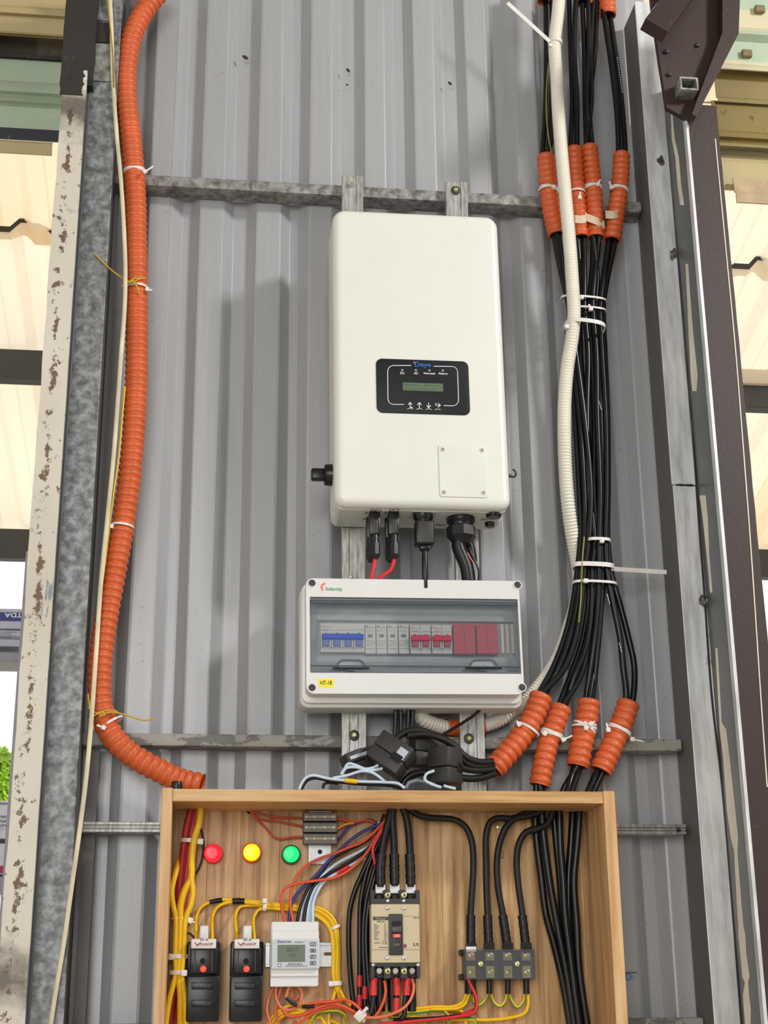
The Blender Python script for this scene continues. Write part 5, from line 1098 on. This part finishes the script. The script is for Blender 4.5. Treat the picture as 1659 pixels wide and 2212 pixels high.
# left bundle
w('red_cable','thick dark red cable along the left side of the box, left one',[(416,1738),(405,1780),(396,1840),(388,1920),(384,1990),(384,2066),(380,2110),(373,2160),(366,2240)],.0068,m_redcable,-.092,'cable')
w('red_cable','thick dark red cable along the left side of the box, right one',[(426,1738),(417,1780),(408,1840),(399,1920),(394,1990),(392,2066),(388,2110),(381,2160),(376,2240)],.0068,m_redcable,-.084,'cable')
w('yellow_cable','yellow cable from the box top down the front of the red pair',[(433,1738),(430,1776),(419,1815),(414,1860),(413,1897),(400,1921),(390,1957),(390,1985),(388,2066),(386,2102),(390,2150),(389,2240)],.0058,m_yel,-.108,'cable')
w('yellow_cable','yellow cable bowing out left of the red pair',[(389,1850,-.085),(380,1885,-.10),(371,1925),(374,1955),(380,1981),(379,2066),(380,2102),(366,2160),(355,2240)],.0048,m_yel,-.108,'cable')
w('yellow_cable','yellow cable bowing out right of the red pair',[(412,1890),(417,1925),(412,1955),(401,1984),(396,2066),(393,2102),(399,2155),(403,2240)],.0048,m_yel,-.110,'cable')
for (c,ax,R,h,t,lab) in (((411,1817,-.092),((414,1790,-.092),(408,1840,-.092)),.0165,(433,1818,-.100),None,'wide nylon tie high on the red cables in the box'),((390,1984,-.098),((391,1960,-.098),(390,2010,-.098)),.0150,(410,1988,-.105),(421,1993,-.105),'thin nylon tie where the yellow loop closes'),((387,2066,-.1),((388,2040,-.1),(386,2090,-.1)),.0150,(369,2067,-.112),(375,2067,-.115),'upper of the two fat ties low on the yellow cables'),((387,2101,-.1),((388,2080,-.1),(386,2120,-.1)),.0150,(398,2102,-.115),(390,2102,-.117),'lower of the two fat ties low on the yellow cables')):
    tie(lab,c,ax,R,.007 if 'thin' not in lab else .003,h,t,squash=.9,hs=.005)
w('black_wire','thin black wire beside the red lamp',[(434,1790),(439,1815),(437,1850),(430,1875),(416,1897)],.0019,m_cable,-.076)
w('black_wire','thin black wire entering the left fuse switch from the left',[(399,2018),(410,2016),(420,2026)],.0019,m_cable,-.095)
# fuse switch wiring
YWR = [([(424,2030,-.11),(423,2005,-.1),(424,1981),(433,1961),(453,1949),(480,1944),(520,1945),(560,1949),(605,1954),(649,1957),(690,1962),(712,1975),(726,1996),(731,2040),(732,2110),(736,2140),(746,2158)],'first yellow wire from the left fuse switch, with black tape'),
 ([(459,2030,-.11),(458,2000,-.1),(460,1976),(468,1961),(486,1951),(510,1948),(560,1953),(605,1957),(650,1960),(688,1968),(710,1983),(722,2003),(728,2042),(728,2110),(733,2140),(741,2160)],'second yellow wire from the left fuse switch'),
 ([(513,2028,-.11),(509,2000,-.1),(509,1975),(517,1960),(535,1956),(570,1957),(610,1960),(650,1963),(685,1973),(706,1988),(718,2008),(723,2045),(724,2110),(724,2135),(719,2160)],'first yellow wire from the right fuse switch'),
 ([(550,2028,-.11),(547,2000,-.1),(549,1979),(556,1967),(570,1962),(605,1964),(648,1967),(682,1978),(702,1992),(714,2012),(719,2045),(720,2110),(728,2140),(737,2165)],'second yellow wire from the right fuse switch')]
for k,(l,lab) in enumerate(YWR):
    o = w('yellow_wire',lab,l,.0030,m_yel,-.080-.003*(k%2),'wire',None,.006)
    if k == 0: sleeve_on(o,[(453,1949),(467,1946),(480,1944)],-.081,.0042,m_shrink,'black_tape'); sleeve_on(o,[(502,1947),(515,1946.5),(528,1947)],-.082,.0054,m_shrink,'black_tape')
tie('nylon tie round the yellow wires between the fuse switches and meter',(572,1956,-.082),((560,1955,-.082),(584,1957,-.082)),.0085,.0065,(572,1946,-.09),None,squash=.6)
tie('nylon tie on the yellow wires right of the meter, at the bend',(724,2003,-.082),((716,1990,-.082),(728,2020,-.082)),.0080,.005,None,None,squash=.6)
tie('thick yellowed tie on the yellow wires below right of the meter',(726,2124,-.082),((726,2110,-.082),(726,2140,-.082)),.0095,.0075,(715,2125,-.09),None,squash=.7,hs=.0045)
# fuse feed wires
for l,lab in (([(540,1752),(560,1757),(583,1763),(610,1766),(656,1767)],'to the topmost fuse holder'),([(541,1754),(562,1769),(590,1773),(615,1777),(656,1786)],'to the middle fuse holder'),([(542,1756),(558,1773),(574,1788),(590,1806),(605,1812),(630,1809),(656,1808)],'to the lowest fuse holder')):
    w('red_wire','dull red wire from the dark hole '+lab,l,.0021,M('dull_red_wire','#b5472f',.45),-.077)
hl = WB.loc(539,1751,YWB); WB.put('cable_hole', lathe((hl.x,hl.y-.0005,hl.z),(0,-1,0),[(0,.006),(.0004,.0055)],14), M('hole_black','#060606',.8))
w('red_wire','orange-red wire leaving the topmost fuse holder to the right',[(727,1768),(745,1772),(764,1776),(785,1772),(800,1772),(814,1783)],.0020,m_or,-.085)
w('orange_wire','orange-yellow wire leaving the middle fuse holder to the right',[(727,1791),(740,1783),(752,1779),(764,1778)],.0022,M('orange_yellow_wire','#e39a1c',.4),-.087)
w('blue_wire','blue wire from the lowest fuse holder up toward the box top',[(728,1815),(734,1809),(744,1795),(758,1783),(778,1775),(800,1770),(818,1781)],.0022,m_blue,-.083)
# meter harness
MH = [('red_wire','red wire into the meter top, looping furthest left',[(618,1996),(610,1970),(608,1935),(616,1919),(634,1910),(678,1903),(728,1894),(764,1872),(795,1838),(815,1805),(829,1783),(845,1762)],m_or,-.100),
 ('red_wire','red wire into the meter top running above the black and white pairs',[(634,1996),(627,1950),(634,1907),(658,1873),(690,1855),(716,1846),(752,1831),(786,1817),(815,1791),(834,1769),(850,1740)],m_or,-.096),
 ('blue_wire','long dark blue wire from the meter top to the box top',[(625,1996),(628,1957),(644,1928),(678,1896),(704,1866),(728,1842),(757,1815),(788,1794),(824,1779),(842,1766)],m_blue,-.094),
 ('black_wire','black meter wire beside the blue one',[(641,1996),(648,1962),(665,1921),(692,1888),(716,1856),(752,1836),(782,1822),(802,1806),(812,1780)],m_cable,-.090),
 ('white_wire','white meter wire nearest the blue one',[(648,1996),(656,1950),(673,1916),(696,1883),(718,1855),(747,1837),(781,1823),(808,1796),(820,1776)],m_lblue,-.088),
 ('black_wire','black meter wire between the first and second white ones',[(656,1996),(662,1955),(678,1914),(706,1890),(740,1871),(776,1848),(800,1828)],m_cable,-.094),
 ('white_wire','white meter wire second from the blue one',[(662,1996),(668,1948),(684,1911),(700,1888),(728,1865),(764,1846),(798,1829)],m_lblue,-.092),
 ('white_wire','white meter wire third from the blue one',[(669,1996),(672,1948),(686,1915),(702,1899),(722,1880),(750,1866),(780,1850)],m_lblue,-.087),
 ('white_wire','white meter wire at the right, with a red marker sleeve',[(676,1996),(677,1950),(690,1918),(706,1899),(728,1886),(752,1872),(788,1853)],m_lblue,-.091)]
for n_,lab,l,m_,y in MH:
    o = w(n_,lab,l,.0029 if n_ != 'red_wire' else .0026,m_,y)
    if 'marker' in lab: sleeve_on(o,[(728,1886),(741,1879),(754,1871)],y,.0052,m_red,'marker_sleeve','red marker sleeve')
for l,lab in (([(838,1742),(836,1765),(828,1790),(813,1815),(806,1830),(807,1850),(812,1874)],'left'),([(846,1742),(838,1772),(822,1800),(808,1826),(804,1840)],'right')): w('red_wire','bright red wire hanging from the box top beside the breaker cables, '+lab+' one',l,.0027,m_red,-.105)
# breaker feed cables
FD = [([(846,1736),(840,1770),(830,1810),(824,1850),(821.5,1916)],'left'),([(850,1736),(848,1770),(851,1820),(852,1870),(852.5,1914)],'middle'),([(866,1736),(876,1760),(882,1790),(885,1830),(887,1916)],'right')]
for l,t in FD:
    e = w('breaker_cable','taped black cable into the '+t+' top terminal of the beige breaker',l,.0066,m_cable2,-.112,'cable')
    k = l[-1][0]; sleeve_on(e,[(l[-2][0] if t == 'right' else l[-2][0]-.5,1845),(k-.5,1880),(k,1911)],-.112,.0088 if t != 'left' else .0094,m_shrink,'tape_wrap')
    a = P(k-10.5,1908,-.112); b = P(k+10.5,1930,-.112); mk('lug',*rbox(a.x,b.x,-.1135,-.1105,b.z,a.z,.0008),m_wht if t != 'left' else m_wht,e,label='white lug sleeve')
for l,lab,r in (([(832,1760),(818,1800),(800,1850),(786,1880),(768,1920),(756,1965),(753,2020),(755,2080),(760,2140),(766,2190)],'black cable looping furthest left of the beige breaker',.0046),([(836,1760),(822,1810),(800,1860),(788,1900),(779,1950),(777,2017),(777,2085),(777,2130),(776,2185)],'black cable with red tape, second left of the beige breaker',.0046),([(840,1760),(826,1820),(808,1880),(792,1940),(785,2000),(785,2060),(788,2120),(788,2185)],'black cable with a red end, third left of the beige breaker',.0046),([(842,1760),(830,1830),(814,1880),(798,1945),(791,2010),(793,2080),(798,2140),(806,2195)],'black cable nearest the left side of the beige breaker',.0050)):
    e = w('black_cable',lab,l,r,m_cable,-.090,'cable')
    if 'red tape' in lab: sleeve_on(e,[(777,2107),(777,2120),(776.8,2131)],-.090,.0054,m_red,'red_tape'); sleeve_on(e,[(776.5,2149),(776.3,2165),(776,2178)],-.090,.0054,m_red,'red_tape')
    if 'red end' in lab: sleeve_on(e,[(788,2131),(788,2145),(788,2158)],-.090,.0056,m_red,'red_tape')
for l,t in (([(809,2108),(808,2130),(806,2165),(801,2190)],'left'),([(856,2108),(857,2135),(856,2170),(854,2196)],'middle'),([(881,2108),(877,2140),(874,2170),(873,2195),(866,2202)],'right')):
    e = w('black_cable','black cable out of the '+t+' bottom terminal, with a red boot',l,.0042,m_cable,-.112,'cable')
    sleeve_on(e,[(l[0][0],2112),(l[0][0]-(2 if t != 'middle' else -1),2130),(l[0][0]-(3 if t != 'middle' else -1),2150)],-.112,.0066,m_red,'red_boot')
    if t == 'middle': sleeve_on(e,[(856.5,2156),(856,2172),(855,2186)],-.112,.0058,m_red,'red_tape')
for px,t in ((820,'left'),(846,'middle'),(888,'right')): w('tape_stub','flat black taped lead behind the '+t+' red boot',[(px,2108),(px+1,2140),(px+2,2185)],.0080,m_shrink,-.092,'cable')
# terminal block cables
TBC = [([(860,1736),(882,1748),(908,1762),(935,1767),(962,1768),(988,1773),(1007,1788),(1019,1818),(1022.5,1867),(1020,1920),(1017,1973),(1017,2048)],'long black cable arching right to the first terminal'),
 ([(1170,1738),(1149,1750),(1106,1768),(1078,1767),(1060,1774),(1051,1798),(1050,1867),(1051,1926),(1053,1973),(1056,2048)],'black cable bent square down to the second terminal'),
 ([(1190,1738),(1160,1756),(1130,1764),(1110,1769),(1092,1788),(1078,1827),(1073,1870),(1077,1926),(1086,1973),(1096,2048)],'black cable bowing left down to the third terminal'),
 ([(1195,1740),(1190,1766),(1182,1781),(1160,1790),(1136,1798),(1121,1822),(1116,1860),(1120,1914),(1128,1973),(1136,2048)],'matt black cable stepping down to the fourth terminal')]
for k,(l,lab) in enumerate(TBC):
    e = w('terminal_cable',lab,l,.0060,m_cable2,-.096-.002*k,'cable',None,.008); p = l[-1][0]
    sleeve_on(e,[(l[-2][0],1977),(l[-2][0]+(p-l[-2][0])*.5,2010),(p,2044)],-.096-.002*k,.0082,m_shrink,'heat_shrink')
    a = P(p-10.5,2037,-.096-.002*k); b = P(p+11,2058,-.096-.002*k); mk('lug',*rbox(a.x,b.x,a.y-.0105,a.y+.007,b.z,a.z,.001),m_shrink,e)
    if k == 0: a = P(p-11,2045,-.105); b = P(p+11,2056,-.105); mk('lug_sleeve',*rbox(a.x,b.x,-.1085,-.1078,b.z,a.z),m_wht,e,label='white lug sleeve')
# bundle down the right of the box
RB = [([(1156,1745),(1157,1790),(1161,1832),(1170,1902),(1179,1973),(1198,2044),(1219,2138),(1235,2240)],'furthest left'),([(1170,1745),(1173,1790),(1180,1850),(1191,1926),(1208,2020),(1226,2115),(1244,2240)],'second from left'),([(1192,1740),(1198,1780),(1203,1832),(1210,1902),(1215,1973),(1227,2067),(1250,2240)],'third from left'),([(1208,1740),(1209,1780),(1211,1832),(1217,1902),(1221,1973),(1234,2080),(1255,2240)],'fourth from left'),([(1238,1738),(1236,1780),(1233,1832),(1228,1902),(1230,1997),(1242,2091),(1264,2240)],'second from right'),([(1252,1738),(1250,1780),(1246,1832),(1240,1902),(1246,1997),(1251,2091),(1272,2240)],'furthest right')]
for k,(l,t) in enumerate(RB): w('black_cable','black cable running down the right of the box, '+t+' of six',l,.0068,m_cable,(-.086,-.094,-.086,-.097,-.086,-.096)[k],'cable',None,.012)
# stubs below the terminal block
for px,wd,t in ((1016,12,'first'),(1057,6,'second'),(1097,6,'third'),(1137,6.5,'fourth')): w('heat_shrink_tube','black heat-shrink stub under the '+t+' terminal',[(px,2112),(px,2128),(px,2147)],wd*.00084,m_shrink,-.095,'heat shrink')
def stripe(label,l,Y,r,a=m_yel,b=m_green):
    o = w('earth_wire',label,l,r,a,Y); cs = spline(pts(l,Y),.005); g = [p+Vector((0,-r*.45,-r*.62)) for p in cs]; V, Fc = sweep(g,lambda i,L:r*.62,8); mk('green_stripe',V,Fc,b,o,smooth=True); return o
stripe('yellow-green jumper between the first and second terminals',[(1019,2146),(1022,2163),(1033,2172),(1046,2163),(1054,2146)],-.090,.0026)
stripe('yellow-green jumper between the second and third terminals',[(1060,2146),(1067,2166),(1081,2174),(1091,2164),(1095,2146)],-.092,.0026)
stripe('yellow-green jumper between the third and fourth terminals',[(1099,2146),(1106,2164),(1118,2176),(1130,2164),(1134,2146)],-.090,.0026)
for n_,lab,l,r,m_,y in (('yellow_wire','yellow wire from the fourth terminal sweeping along the box foot',[(1140,2145),(1140.5,2172),(1133,2189),(1100,2199),(1060,2203),(1000,2203),(940,2200),(898,2197)],.0031,m_yel,-.088),
 ('yellow_wire','upper yellow wire curving left from the first terminal',[(1007,2146),(1001,2163),(981,2174),(938,2175),(895,2179)],.0029,m_yel,-.092),
 ('yellow_wire','lower yellow wire curving left from the first terminal',[(1014,2147),(1005,2168),(990,2178),(965,2180),(930,2180)],.0029,m_yel,-.096),
 ('yellow_wire','yellow wire hooking down below the terminal block',[(965,2181),(996,2184),(1004,2192),(1006,2225)],.0029,m_yel,-.090)): w(n_,lab,l,r,m_,y)
stripe('yellow-green wire arching along the foot of the box to a downward hook',[(872,2188),(905,2185),(938,2181),(958,2182),(968,2193),(970,2225)],-.094,.0028)
stripe('yellow-green wire at the foot of the box under the red marker',[(985,2200),(1009,2200),(1024,2202),(1031,2225)],-.094,.0028,m_green,m_yel)
stripe('yellow-green wire curling under the beige breaker',[(835,2184),(843,2196),(860,2201),(880,2198),(900,2196)],-.090,.0028)
e = w('black_wire','black wire with red marker from the terminal block along the box foot',[(1022,2120),(1027,2150),(1029,2178),(1020,2189),(992,2194),(950,2199),(905,2201),(850,2203)],.0034,m_cable,-.100)
sleeve_on(e,[(996,2193),(1010,2190),(1026,2184)],-.101,.0052,m_red,'marker_sleeve','red marker sleeve')
w('red_wire','red wire from the terminal block along the box foot',[(1009,2110),(1018,2131),(1028,2152),(1030,2174),(1022,2188),(994,2195),(948,2201),(883,2207),(820,2212)],.0028,m_red,-.108)
# tangle at the foot
OR = [([(593,2128),(580,2158),(576,2182),(587,2220)],'first salmon loop left below the meter',m_salmon,-.10),([(597,2128),(596,2153),(606,2176),(624,2182),(643,2174),(652,2153),(650,2137),(640,2128)],'round salmon loop under the meter',m_salmon,-.108),([(608,2128),(600,2160),(594,2183),(606,2220)],'second salmon wire hanging from the meter',m_salmon,-.098),([(626,2128),(621,2142),(617,2154)],'short salmon wire with black ends under the meter',m_salmon,-.112),([(630,2128),(629,2145),(638,2160),(646,2150)],'small salmon curl under the meter',m_salmon,-.095),([(610,2180),(618,2193),(641,2195),(666,2187),(695,2174),(724,2169),(753,2179),(772,2189),(790,2196)],'orange wire humping over the tangle to the tie',m_or,-.112),([(640,2220),(668,2193),(700,2178),(730,2174),(756,2184),(790,2199)],'lower orange wire rising into the tie',m_or,-.108),([(653,2174),(680,2166),(714,2164),(741,2159),(763,2167),(781,2184)],'upper orange wire across the yellow cables',m_or,-.116),([(660,2180),(690,2168),(720,2166),(750,2180),(786,2201)],'middle orange wire across the yellow cables',m_salmon,-.104),([(830,2118),(833,2140),(828,2164),(816,2188),(806,2200)],'orange wire dropping from the beige breaker',m_or,-.112),([(890,2114),(894,2130),(890,2152),(876,2174),(848,2190),(815,2198),(788,2198)],'salmon wire looping from the right terminal back to the tie',m_salmon,-.118),([(640,2205),(630,2220)],'orange wire end at the very bottom',m_or,-.100)]
for l,lab,m_,y in OR: w('orange_wire',lab,l,.0026,m_,y)
w('black_wire','short black wire end under the meter',[(619,2155),(630,2166),(642,2173)],.0030,m_cable,-.112); w('black_wire','black joint in the orange wires under the meter',[(652,2174.5),(665,2174.5),(679,2174)],.0032,m_cable,-.118)
YL = [([(575,2220),(588,2196),(604,2183),(624,2172),(641,2170),(660,2171)],'topmost yellow wire of the lower left tangle'),([(582,2222),(598,2195),(618,2185),(647,2182),(662,2190)],'second yellow wire of the lower left tangle'),([(590,2224),(606,2198),(626,2190),(650,2188),(667,2194),(669,2224)],'third yellow wire of the lower left tangle'),([(680,2199),(694,2197),(701,2210),(702,2224)],'short yellow hook left of the tie'),([(711,2187),(710,2208),(709,2224)],'straight yellow wire left of the tie'),([(714,2204),(734,2212),(742,2224)],'yellow wire running off the bottom edge near the tie'),([(723,2142),(720,2155),(717,2164)],'yellow wire end below the thick yellowed tie'),([(735,2140),(744,2158),(758,2172)],'yellow wire crossing under the orange wires')]
for l,lab in YL: w('yellow_wire',lab,l,.0030,m_yel,-.090)
stripe('yellow-green wire arched like a bridge at the foot of the box',[(674,2224),(676,2198),(685,2189),(700,2185),(734,2185),(744,2192),(745,2224)],-.098,.0031)
tie('white nylon tie with big square head at the foot of the box',(786,2198,-.112),((770,2192,-.112),(806,2200,-.112)),.0075,.006,(776,2195,-.126),(794,2176,-.130),squash=.8,hs=.0078)
